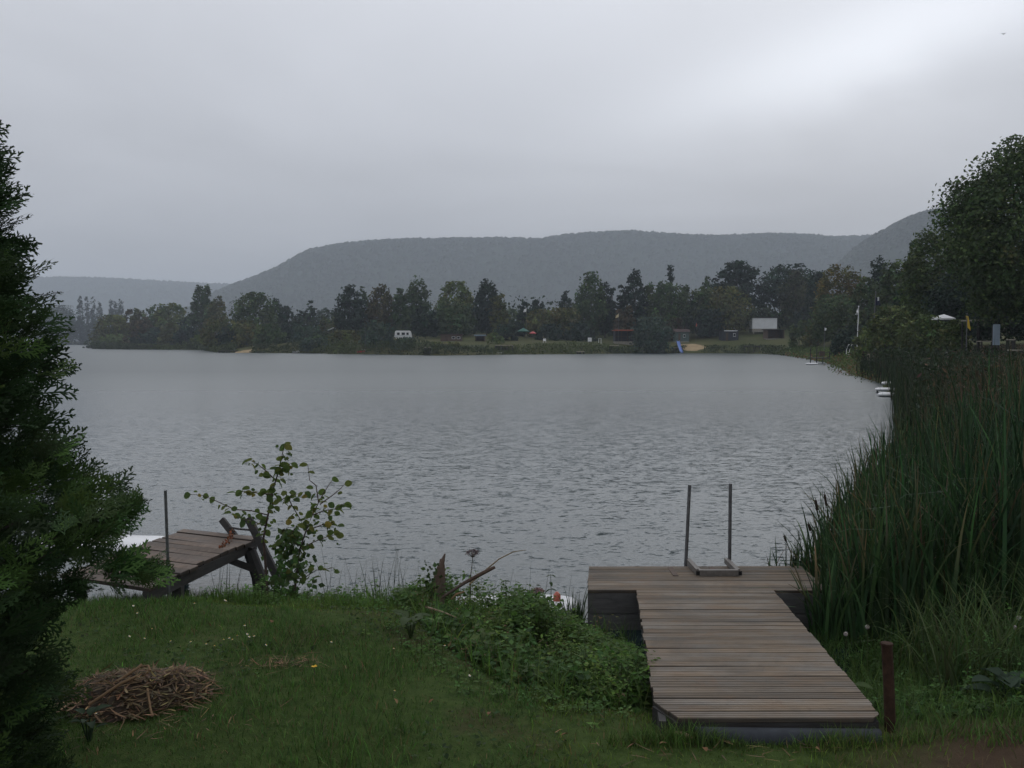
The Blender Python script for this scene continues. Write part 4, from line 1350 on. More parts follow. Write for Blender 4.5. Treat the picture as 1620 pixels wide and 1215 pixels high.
# ------------------------------------------------------------------ old jetty
def old_jetty():
    FL, FR = np.array([-3.27, 9.12, .435]), np.array([-2.44, 8.76, .425])
    NR = np.array([-2.73, 6.86, .45])
    NL = FL + (NR - FR)
    o = np.array([-2.95, 8.0, .05])
    root = empty('old_jetty', o, 'old brown plank jetty on crooked legs reaching over the water', 'jetty')
    r = random.Random(5)
    n = 13
    for i in range(n):
        t0, t1 = i / n + .0025, (i + 1) / n - .0025
        j = [r.uniform(-.02, .02) for _ in range(2)]
        dz = r.uniform(-.005, .005)
        tl = r.uniform(-.006, .006)
        u = (FR - FL) / np.linalg.norm(FR - FL)
        a, b = FL + (NL - FL) * t0 + u * j[0], FR + (NR - FR) * t0 + u * j[1]
        c, d = FR + (NR - FR) * t1 + u * j[1], FL + (NL - FL) * t1 + u * j[0]
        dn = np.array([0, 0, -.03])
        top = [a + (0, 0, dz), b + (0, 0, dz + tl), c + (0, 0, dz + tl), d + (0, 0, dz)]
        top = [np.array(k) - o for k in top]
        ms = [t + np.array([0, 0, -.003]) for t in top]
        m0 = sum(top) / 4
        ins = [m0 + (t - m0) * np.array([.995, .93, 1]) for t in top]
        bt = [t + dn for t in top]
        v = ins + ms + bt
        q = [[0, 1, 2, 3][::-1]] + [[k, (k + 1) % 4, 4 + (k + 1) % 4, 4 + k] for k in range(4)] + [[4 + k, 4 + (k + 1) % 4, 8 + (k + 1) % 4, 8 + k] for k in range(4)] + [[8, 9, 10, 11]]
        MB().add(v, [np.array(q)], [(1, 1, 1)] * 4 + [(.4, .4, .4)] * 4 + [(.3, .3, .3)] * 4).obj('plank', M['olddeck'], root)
    inset = (FL - FR) / np.linalg.norm(FL - FR)
    for k, off in ((0, .03), (1, .85)):
        a = FR + inset * off - o + np.array([0, 0, -.075])
        b = NR + inset * off - o + np.array([0, 0, -.075])
        MB().beam(a, b, .05, .085).obj('side_beam', M['darkwood'], root)
    # legs: a square one ashore, a thick leaning log at the end, two more behind
    g1 = gz(-2.70, 7.35)
    MB().beam(np.array([-2.70, 7.36, g1 - .2]) - o, np.array([-2.69, 7.36, .33]) - o, .075, .075).obj('leg', M['darkwood'], root)
    MB().tube([np.array([-2.30, 8.50, -.35]) - o, np.array([-2.37, 8.55, .1]) - o, np.array([-2.46, 8.58, .335]) - o], [.075, .068, .06], 9).obj('leg', M['darkwood'], root)
    MB().tube([np.array([-3.2, 8.9, -.7]) - o, np.array([-3.2, 8.9, .31]) - o], .05, 8).obj('leg', M['darkwood'], root)
    MB().tube([np.array([-3.5, 7.4, -.1]) - o, np.array([-3.5, 7.4, .33]) - o], .05, 8).obj('leg', M['darkwood'], root)
    MB().beam(np.array([-2.60, 8.3, .33]) - o, np.array([-2.39, 8.55, .16]) - o, .05, .06).obj('brace', M['darkwood'], root)
    MB().beam(np.array([-3.25, 8.86, .345]) - o, np.array([-2.42, 8.58, .335]) - o, .05, .07).obj('cross_beam', M['darkwood'], root)
    # two leaning posts with a thin rail between
    p0, p1 = at(351, 822, 8.95), at(372, 849, 8.86)
    MB().beam(p0 - o, p1 + (p1 - p0) * .9 - o, .058, .04, up=(0, 1, 0)).obj('leaning_post', M['darkwood'], root)
    q0, q1 = at(393, 820, 8.62), at(426, 888, 8.42)
    MB().beam(q0 - o, q1 + (q1 - q0) * .45 - o, .066, .045, up=(0, 1, 0)).obj('leaning_post', M['darkwood'], root)
    MB().tube([at(362, 834, 8.86) - o, at(378, 837, 8.74) - o, at(398, 838.5, 8.6) - o], .010, 6).obj('rail', M['darkwood'], root)
    # withered red-brown stalk lying across the boards
    pts = [at(366, 846, 8.72), at(364, 853, 8.6), at(357, 862, 8.42), at(350, 871, 8.30)]
    mb = MB()
    r2 = np.random.default_rng(4)
    P = np.array(pts) + np.array([0, 0, .02])
    mb.tube(P, .006, 5, (.16, .06, .03))
    q = np.repeat(P, 16, axis=0) + r2.normal(0, .02, (64, 3))
    q[:, 2] = np.maximum(q[:, 2], .445)
    cards(mb, q, .03, r2.normal(size=(64, 3)), hue((.18, .065, .03), 64, r2), .6, r2)
    tag(mb.obj('dock_stalk', M['straw']), 'withered red-brown plant stalk leaning over the old jetty', 'dead stalk')


old_jetty()


def lone_pole():
    Y = 7.05
    X = wx(260, Y)
    g = gz(X, Y)
    root = empty('steel_pole', (X, Y, g), 'thin dark steel pole upright in front of the old jetty', 'pole')
    zt = zpix(777, Y)
    MB().tube([(0, 0, -.3), (0, 0, .2), (wx(257.5, Y) - X, 0, zt - g)], .0115, 10).obj('shaft', M['steel'], root)
    MB().tube([(wx(257.5, Y) - X, 0, zt - g), (wx(257.5, Y) - X, 0, zt - g + .006)], [.013, .012], 10).obj('cap', M['steel'], root)


lone_pole()


# ------------------------------------------------------------------ boats near the bank
def hull_mesh(L, B, D, n=14, m=9, bowlift=.12):
    """open rowing-boat shell along x, keel at z=0"""
    v = []
    for i in range(n):
        t = i / (n - 1)
        w = B / 2 * (np.sin(math.pi * (.08 + .62 * (1 - t))) ** .8 if t < 1 else 0) if t < .999 else 0.004
        sheer = D + bowlift * t ** 2.5
        rocker = .10 * D * t ** 3
        for k in range(m):
            a = -1 + 2 * k / (m - 1)
            y = w * np.sign(a) * (abs(a) ** .6)
            z = rocker + (sheer - rocker) * abs(a) ** 2.2
            v.append((-L / 2 + L * t, y, z))
    q = [[i * m + k, i * m + k + 1, (i + 1) * m + k + 1, (i + 1) * m + k] for i in range(n - 1) for k in range(m - 1)]
    tr = [[k for k in range(m)][::-1]]
    return np.array(v), np.array(q), np.array(tr), n, m


def rowboat(name, label, x, y, rz, L, B, D, mat, cat='boat', group=None, fender=None, draft=.06):
    root = empty(name, (x, y, -draft), label, cat, group, rz)
    v, q, tr, n, m = hull_mesh(L, B, D)
    mb = MB().add(v, [q, tr])
    inner = v * np.array([.985, .88, 1]) + np.array([0, 0, .03])
    inner[:, 2] = np.minimum(inner[:, 2], v[:, 2] + .001)
    mb.add(inner, [q[:, ::-1], tr[:, ::-1]])
    mb.obj('hull', mat, root, smooth=True)
    g = MB()
    for k in (0, m - 1):
        pts = [v[i * m + k] for i in range(n)]
        g.tube(pts, .018 * B, 6)
    g.beam(v[0] + (0, .02, 0), v[m - 1] - (0, .02, 0), .03, .04)
    g.obj('gunwale', mat, root)
    for t in (.3, .62):
        i = int(t * (n - 1))
        w = abs(v[i * m][1]) * .92
        MB().box((v[i * m][0], 0, D * .72), (.16 * B + .05, 2 * w, .02)).obj('thwart', M['palewood'], root)
    if fender is not None:
        fx, fy, fz, fr_ = fender
        fb = MB()
        pr = np.linspace(-1, 1, 9)
        fb.tube([(fx, fy, fz + p * fr_) for p in pr], [fr_ * math.sqrt(max(.02, 1 - p * p)) for p in pr], 12)
        fb.obj('fender', M['orange'], root, smooth=True)
    return root




def surf_board(label, x, y, rz, L, B, T, patch=None, group=None, zc=.05, mat=None, tilt=0.0):
    root = empty('surf_board', (x, y, zc), label, 'board', group, rz)
    root.rotation_euler = (tilt, 0, rz)
    n, m = 22, 10
    v = []
    for i in range(n):
        t = i / (n - 1)
        w = B / 2 * (max(1e-3, 1 - abs(2 * t - 1) ** 3.2)) ** .55
        hh = T / 2 * (max(1e-3, 1 - abs(2 * t - 1) ** 4)) ** .5
        zr = .05 * L * max(0, t - .6) ** 2 * 3
        for k in range(m):
            a = 2 * math.pi * k / m
            v.append((-L / 2 + L * t, w * np.sign(math.cos(a)) * abs(math.cos(a)) ** .6, zr + hh * math.sin(a)))
    q = [[i * m + k, i * m + (k + 1) % m, (i + 1) * m + (k + 1) % m, (i + 1) * m + k] for i in range(n - 1) for k in range(m)]
    MB().add(v, [np.array(q), np.array([list(range(m))[::-1]]), np.array([[(n - 1) * m + k for k in range(m)]])]).obj('board_body', mat or M['white'], root, smooth=True)
    fin = MB().prism([(-L * .42, -.006), (-L * .34, -.006), (-L * .34, .006), (-L * .42, .006)], -.14, -T * .3)
    fin.obj('fin', M['rubber'], root)
    if patch:
        px_, py_, rr_ = patch
        pb = MB()
        pb.tube([(px_, py_, T / 2 - .004), (px_, py_, T / 2 + .05), (px_, py_, T / 2 + .075)], [rr_, rr_ * .9, rr_ * .3], 12)
        pb.obj('fender', M['orange'], root, smooth=True)
    return root


surf_board('white board with an orange-red knob, half hidden behind the weed mound', -.08, 7.78, R(3), 1.35, .62, .16, (.46, -.05, .034), zc=.02)
surf_board('white board floating behind the old jetty beside the conifer', -4.5, 10.25, R(-8), 2.1, .62, .16, zc=.03)


# ------------------------------------------------------------------ thuja at the edge of the picture
def spray(seed, L=1.0):
    """flat fern-like thuja spray along +x in the xy plane; unit length. returns verts, quads"""
    r = np.random.default_rng(seed)
    V, Q = [], []

    def strip(p, d, ln, w, zz):
        nx = np.array([-d[1], d[0]])
        i = len(V)
        e = p + d * ln
        V.extend([(*(p - nx * w * .5), zz), (*(p + nx * w * .5), zz), (*(p + nx * w * .65 + d * ln * .6), zz + .012), (*e, zz - .01), (*(p - nx * w * .65 + d * ln * .6), zz + .012)])
        Q.append([i, i + 4, i + 2, i + 1])
        Q.append([i + 4, i + 3, i + 2, i + 2])
    n = 9
    for k in range(n):
        t = .06 + .9 * k / n
        side = 1 if k % 2 else -1
        p = np.array([t, 0.0])
        zz = -.10 * t * t
        ln = (.42 * (1 - t) + .13) * r.uniform(.8, 1.15)
        a = side * r.uniform(.6, .85)
        d = np.array([math.cos(a), math.sin(a)])
        strip(p, d, ln, .035, zz)
        m = max(2, int(ln / .085))
        for j in range(m):
            s2 = 1 if (j % 2) else -1
            pp = p + d * ln * (.22 + .68 * j / m)
            a2 = a + s2 * r.uniform(.5, .75)
            strip(pp, np.array([math.cos(a2), math.sin(a2)]), ln * .36 * (1 - .5 * j / m) + .03, .032, zz - .02 + r.uniform(-.012, .012))
    strip(np.array([0., 0.]), np.array([1., 0.]), 1.0, .03, 0)
    return np.array(V), np.array(Q)


def thuja():
    r = np.random.default_rng(21)
    X0, Y0 = -2.55, 3.45
    g = gz(X0, Y0)
    root = empty('thuja_tree', (X0, Y0, g), 'big dark green thuja conifer close by, reaching from ground out of frame', 'conifer')
    Ht = 3.32

    def rad(z, th):
        # the outline as it leans into the picture
        zs = np.array([0, .4, .65, .79, .89, 1.03, 1.17, 1.27, 1.36, 1.5, 1.62, 1.83, 2.11, 2.33, 2.45, 2.65, 2.8, 3.1])
        rs = np.array([.62, .66, .66, .73, .82, .88, .91, .87, .72, .61, .66, .69, .60, .54, .53, .49, .40, .14])
        b = np.interp(z, zs, rs)
        return b * (1 + .05 * np.sin(3 * th + 4 * z) + .05 * np.sin(7 * th - 9 * z) + .06 * np.sin(5 * th + 13 * z))
    temps = [spray(k) for k in range(5)]
    mb = MB()
    N = 8600
    z = r.uniform(0, 1, N) ** 1.12 * Ht
    th = r.uniform(0, 2 * math.pi, N)
    rr = rad(z, th)
    depth = np.where(r.random(N) < .5, r.uniform(.82, 1.02, N), r.uniform(.35, .9, N))
    bas = rr * depth
    c = np.stack([np.cos(th) * bas, np.sin(th) * bas, z], axis=1)
    # direction: outward and up
    up = r.uniform(.15, .95, N)
    t2 = th + r.normal(0, .5, N)
    d = nrm(np.stack([np.cos(t2), np.sin(t2), up], axis=1))
    # plane of the spray: mostly vertical-ish, tilted at random
    q = nrm(np.cross(d, nrm(r.normal(size=(N, 3)) + np.array([0, 0, .6]))))
    nn = np.cross(d, q)
    ln = r.uniform(.10, .21, N)
    base = hue((.034, .062, .024), N, r, .2, .06)
    new = (r.random(N) < np.where((z > .95) & (z < 1.42), .4, .1))
    base[new] = hue((.068, .115, .032), int(new.sum()), r, .2, .06)
    for k in range(5):
        V, Q = temps[k]
        sel = np.arange(k, N, 5)
        vv = c[sel][:, None, :] + ln[sel][:, None, None] * (V[None, :, 0:1] * d[sel][:, None] + V[None, :, 1:2] * q[sel][:, None] + V[None, :, 2:3] * nn[sel][:, None])
        # tips droop
        vv[..., 2] -= .05 * (V[None, :, 0] ** 2) * ln[sel][:, None] * 4 * r.uniform(0, 1, len(sel))[:, None]
        off = (np.arange(len(sel)) * len(V))[:, None, None]
        quads = Q[Q[:, 2] != Q[:, 3]]
        tris = Q[Q[:, 2] == Q[:, 3]][:, :3]
        mb.add(vv.reshape(-1, 3), [(quads[None] + off).reshape(-1, 4), (tris[None] + off).reshape(-1, 3)], np.repeat(base[sel], len(V), axis=0))
    mb.obj('crown', M['needle'], root)
    # limbs that carry the outer sprays
    tb = MB()
    tb.tube([(0, 0, -.2), (.02, .03, 1.2), (-.02, 0, 2.3), (0, 0, 3.3)], [.10, .08, .05, .012], 10)
    tb.obj('trunk', M['bark'], root)
    lb = MB()
    for i in range(150):
        zz = r.uniform(.1, 3.0)
        t = r.uniform(0, 6.28)
        e = float(rad(np.array([zz]), np.array([t]))[0]) * .92
        lb.tube([(0, 0, zz - .25), (math.cos(t) * e * .5, math.sin(t) * e * .5, zz - .1), (math.cos(t) * e, math.sin(t) * e, zz + .08)], [.014, .009, .003], 4, caps=False)
    lb.obj('limbs', M['bark'], root)
    # two long stray boughs reaching into view over the lawn and the jetty
    for (pa, pb, nsp) in (((150, 905, 3.3), (252, 902, 3.55), 46), ((120, 860, 3.2), (205, 800, 3.5), 60)):
        A = at(*pa)
        B = at(*pb)
        o = np.array([X0, Y0, g])
        bm = MB()
        t = r.uniform(0, 1, nsp)
        p = A + (B - A) * t[:, None] + r.normal(0, .025, (nsp, 3)) * (1.2 - t)[:, None] - o
        dd = nrm((B - A) / np.linalg.norm(B - A) + r.normal(0, .45, (nsp, 3)) + np.array([0, 0, .2]))
        qq = nrm(np.cross(dd, nrm(r.normal(size=(nsp, 3)) + np.array([0, -.8, .3]))))
        n2 = np.cross(dd, qq)
        l2 = r.uniform(.10, .18, nsp) * (1.1 - .4 * t)
        V, Q = temps[0]
        vv = p[:, None, :] + l2[:, None, None] * (V[None, :, 0:1] * dd[:, None] + V[None, :, 1:2] * qq[:, None] + V[None, :, 2:3] * n2[:, None])
        off = (np.arange(nsp) * len(V))[:, None, None]
        quads = Q[Q[:, 2] != Q[:, 3]]
        tris = Q[Q[:, 2] == Q[:, 3]][:, :3]
        bm.add(vv.reshape(-1, 3), [(quads[None] + off).reshape(-1, 4), (tris[None] + off).reshape(-1, 3)], np.repeat(hue((.05, .095, .03), nsp, r, .2), len(V), axis=0))
        bm.obj('bough', M['needle'], root)


thuja()


# ------------------------------------------------------------------ alder sapling with single leaves
def leaf_shape(name, L=1.0, W=.85, mat=None, fold=.12):
    """round alder-like leaf along +y, folded at the midrib"""
    pr = [(0, .0), (.14, .30), (.32, .47), (.55, .50), (.78, .38), (.93, .20), (1.0, .03)]
    v, q = [], []
    for y, w in pr:
        v += [(-w * W * L, y * L, abs(w) * fold * 2 * L), (0, y * L, -.02 * L), (w * W * L, y * L, abs(w) * fold * 2 * L)]
    for i in range(len(pr) - 1):
        q += [[3 * i, 3 * i + 1, 3 * i + 4, 3 * i + 3], [3 * i + 1, 3 * i + 2, 3 * i + 5, 3 * i + 4]]
    return np.array(v), np.array(q)


def leaf_mesh(name, L, W, col, mat, bend=.15, seed=0):
    v, q = leaf_shape(name, L, W)
    v = v.copy()
    v[:, 2] -= bend * (v[:, 1] / L) ** 2 * L
    r = np.random.default_rng(seed)
    c = np.array(col) * np.exp(r.normal(0, .10, (len(v), 1)))
    return MB().add(v, [q], c).mesh(name, mat, smooth=True)


def quat_dir(d, up):
    d = Vector(d).normalized()
    up = Vector(up)
    z = (up - up.dot(d) * d).normalized()
    x = d.cross(z)
    return Matrix((x, d, z)).transposed().to_quaternion()


def sapling():
    r = random.Random(8)
    Y = 8.0
    X = wx(424, Y)
    g = gz(X, Y)
    o = np.array([X, Y, g])
    root = empty('alder_sapling', o, 'young alder sapling with single round leaves beside the old jetty', 'sapling')

    def br(pts, r0, r1, dy=0.0):
        P = np.array([at(px, py, Y + dy * i / max(1, len(pts) - 1) + .0) for i, (px, py) in enumerate(pts)]) - o
        k = len(P)
        MB().tube(P, [r0 + (r1 - r0) * i / (k - 1) for i in range(k)], 6).obj('branch', M['twig'], root)
        return P
    stems = []
    main = [(423, 945), (421, 905), (418, 868), (417, 850), (424, 815), (432, 775), (440, 748), (446, 722), (450, 704)]
    stems.append((br(main, .014, .003), 0.35))
    second = [(466, 935), (470, 905), (474, 870), (484, 840), (494, 815), (504, 795)]
    stems.append((br(second, .011, .004, .15), .3))
    side = [
        ([(424, 815), (398, 808), (372, 806), (358, 800), (343, 793), (322, 784), (302, 782)], .1),
        ([(421, 832), (402, 826), (385, 822), (366, 812)], .3),
        ([(436, 760), (420, 744), (407, 734), (394, 727)], .05),
        ([(430, 782), (412, 781), (392, 777), (372, 779)], .15),
        ([(428, 800), (446, 790), (462, 784), (482, 778)], -.1),
        ([(441, 745), (452, 738), (460, 733)], .0),
        ([(494, 815), (512, 808), (530, 805), (544, 797)], .1),
        ([(484, 840), (505, 832), (522, 826), (533, 832)], .2),
        ([(504, 795), (500, 768), (490, 760), (487, 735)], .1),
        ([(504, 795), (512, 780), (525, 760)], .1),
        ([(506, 798), (524, 785), (538, 774), (545, 766)], .1),
        ([(476, 868), (495, 858), (515, 850), (531, 846)], .1),
        ([(430, 868), (446, 858), (462, 842), (470, 830)], -.1),
        ([(452, 915), (480, 915), (500, 902), (518, 900), (527, 898)], .0),
        ([(452, 780), (462, 800), (474, 820), (478, 828)], .1),
    ]
    for pts, dy in side:
        stems.append((br(pts, .006, .0022, dy), .0))
    cols = [(.105, .150, .040), (.090, .135, .038), (.125, .150, .040), (.070, .110, .036), (.16, .16, .045), (.21, .17, .04)]
    meshes = [leaf_mesh('leaf', 1.0, rw, c, M['sapling_leaf'], b, i) for i, (c, rw, b) in enumerate(
        [(cols[0], .80, .15), (cols[1], .86, .3), (cols[2], .78, .0), (cols[3], .84, .2), (cols[4], .8, .35), (cols[5], .82, .1)])]
    wts = [26, 24, 18, 18, 10, 4]

    def leaf(p, size, dirx):
        me = r.choices(meshes, wts)[0]
        d = Vector((dirx, r.uniform(-.5, .3), r.uniform(-.9, .35)))
        up = Vector((r.uniform(-1, 1), r.uniform(-1.1, .5), r.uniform(-.1, 1)))
        q = quat_dir(d, up)
        share(me, 'leaf', root, p, q, (size, size, size))
    count = 0
    for si, (P, start) in enumerate(stems):
        k = len(P) - 1
        nl = {0: 54, 1: 32}.get(si, 17)
        if si in (10, 11, 12):
            nl = 3
        for j in range(nl):
            t = start + (1 - start) * (j + r.random() * .6) / nl
            t = min(t, .999)
            i = int(t * k)
            f = t * k - i
            p = P[i] * (1 - f) + P[i + 1] * f
            p = p + np.array([r.gauss(0, .022), r.gauss(0, .03), r.gauss(0, .022)])
            leaf(p, r.choice((.026, .036, .046, .054, .062, .07)) * r.uniform(.9, 1.1), r.choice((-1, 1)) * r.uniform(.4, 1))
            count += 1
        leaf(P[-1], .075, 1 if P[-1][0] > P[0][0] else -1)
    # bindweed that wraps the foot of the sapling: leaves past picking apart
    rr = np.random.default_rng(9)
    n = 420
    pyy = rr.uniform(838, 945, n)
    pxx = 456 + rr.normal(0, 1, n) * np.interp(pyy, [838, 880, 945], [9, 15, 24]) + np.interp(pyy, [838, 945], [2, 0])
    p = np.array([at(a, b, Y + .05 + c) for a, b, c in zip(pxx, pyy, rr.normal(0, .10, n))]) - o
    mb = MB()
    cards(mb, p, rr.uniform(.035, .075, n), rr.normal(size=(n, 3)) + np.array([0, -1.0, .6]), hue((.060, .105, .032), n, rr, .3), .8, rr)
    tag(mb.obj('bindweed', M['leaf'], root), kind='stuff')


sapling()


# ------------------------------------------------------------------ lawn
LAWN = [(-4.6, 3.4), (3.2, 3.4), (3.2, 4.25), (1.9, 4.36), (.75, 4.40), (.74, 5.0), (.7, 5.7), (.0, 6.5), (-.45, 7.2), (-.6, 7.75), (-1.7, 8.0), (-2.5, 8.1), (-3.3, 7.9), (-5, 7.8)]


def lawn():
    r = np.random.default_rng(31)
    n = 76000
    p = in_poly_pts(LAWN, n, r)
    # thinner on bare ground
    bare = np.exp(-(((p[:, 0] - 2.2) / .62) ** 2 + ((p[:, 1] - 4.02) / .26) ** 2)) + .6 * np.exp(-(((p[:, 0] - .50) / .55) ** 2 + ((p[:, 1] - 4.30) / .32) ** 2))
    tuft = vnoise(p[:, 0], p[:, 1], 5.0, 6)
    keep = r.random(n) > np.clip(bare * .95, 0, .93) + .25 * (tuft < -.5)
    p = p[keep]
    tuft = tuft[keep]
    bare = bare[keep]
    n = len(p)
    z = gr(p)
    b3 = np.concatenate([p, z[:, None]], axis=1)
    hgt = r.uniform(.022, .055, n) * np.clip(1 + .8 * tuft, .4, 2.1) * (1 + 1.1 * sm((p[:, 1] - 6.6) / 1.2))
    c = hue((.066, .120, .024), n, r, .36, .09)
    big = vnoise(p[:, 0], p[:, 1], 1.1, 12)
    c *= np.where(big[:, None] > .2, np.array([[1.3, 1.15, 1.0]]), np.array([[.85, .95, 1.0]]))
    dry = r.random(n) < (.07 + .4 * np.clip(bare, 0, 1) + .10 * (vnoise(p[:, 0], p[:, 1], 2.3, 17) > .7))
    c[dry] = hue((.14, .10, .05), int(dry.sum()), r, .3, .08)
    mb = MB()
    blades(mb, b3, r.uniform(0, 6.28, n), r.uniform(.1, .75, n), hgt, r.uniform(.003, .0062, n), r.uniform(.2, 1.2, n), 2, c, r=r)
    # uncut grass standing against the pipe and the front of the stage
    k = 1500
    ex = np.stack([r.uniform(.45, 1.95, k), r.normal(4.265, .03, k)], axis=1)
    ex[:300, 0] = r.uniform(.55, .98, 300)
    ex[:300, 1] = r.uniform(4.26, 4.36, 300)
    blades(mb, np.concatenate([ex, gr(ex)[:, None]], axis=1), r.uniform(0, 6.28, k), r.uniform(.05, .6, k), r.uniform(.025, .085, k) * np.clip(1 + .7 * vnoise(ex[:, 0], ex[:, 1], 9, 2), .3, 1.7), r.uniform(.003, .006, k), r.uniform(.2, 1.2, k), 3, hue((.066, .115, .026), k, r, .35), r=r)
    # clover and small broad leaves in the turf
    m = 9000
    q = in_poly_pts(LAWN, m, r)
    f = (vnoise(q[:, 0], q[:, 1], 3.1, 22) > .35)
    q = q[f]
    m = len(q)
    qq = np.concatenate([q, (gr(q) + r.uniform(.008, .03, m))[:, None]], axis=1)
    cards(mb, qq, r.uniform(.014, .034, m), r.normal(size=(m, 3)) * .5 + np.array([0, 0, 1]), hue((.042, .072, .022), m, r), .75, r)
    tag(mb.obj('lawn_grass', M['grass']), 'short uneven green lawn with dry brown patches', 'grass', kind='stuff')


lawn()


# ------------------------------------------------------------------ weeds
def weed_plants(mb, pos, hts, r, col, leafsize=(.03, .065), per=(14, 26), spread=.09, stemcol=(.05, .06, .025)):
    """nettle-like herbs: a stem with pairs of pointed leaves"""
    n = len(pos)
    lean = r.normal(0, .16, (n, 2))
    allc, alls, alln, alla, allcol = [], [], [], [], []
    sb, sh, sl = [], [], []
    for i in range(n):
        k = int(r.integers(*per))
        t = np.sort(r.random(k) ** .8)
        h = hts[i]
        ax = pos[i] + np.stack([lean[i, 0] * t * t * h, lean[i, 1] * t * t * h, t * h], axis=1)
        a = r.uniform(0, 6.28) + np.arange(k) * 2.4
        out = np.stack([np.cos(a), np.sin(a), r.uniform(-.5, .25, k)], axis=1)
        s = r.uniform(*leafsize, k) * (1.15 - .5 * t)
        allc.append(ax + out * s[:, None] * .75)
        alls.append(s)
        alla.append(out)
        alln.append(np.tile(np.array([0, 0, 1.0]), (k, 1)) + r.normal(0, .35, (k, 3)))
        allcol.append(hue(col, 1, r, .22, .08) * np.exp(r.normal(0, .12, (k, 1))) * (1 + .35 * t[:, None]))
        sb.append(pos[i])
    c = np.concatenate(allc)
    cards(mb, c, np.concatenate(alls), np.concatenate(alln), np.concatenate(allcol), .58, r, np.concatenate(alla))
    hd = np.arctan2(lean[:, 1], lean[:, 0])
    blades(mb, np.array(sb), hd, np.full(n, .02), hts, np.full(n, .006), np.linalg.norm(lean, axis=1), 2, np.tile(np.array(stemcol), (n, 1)), r=r)


MOUND = [(-1.0, 7.72), (-.74, 6.75), (-.56, 6.15), (-.30, 5.65), (-.05, 5.32), (.35, 5.02), (.70, 4.80), (.78, 5.4), (.92, 6.6), (.86, 7.1), (.5, 7.35), (.1, 7.55), (-.5, 7.75)]


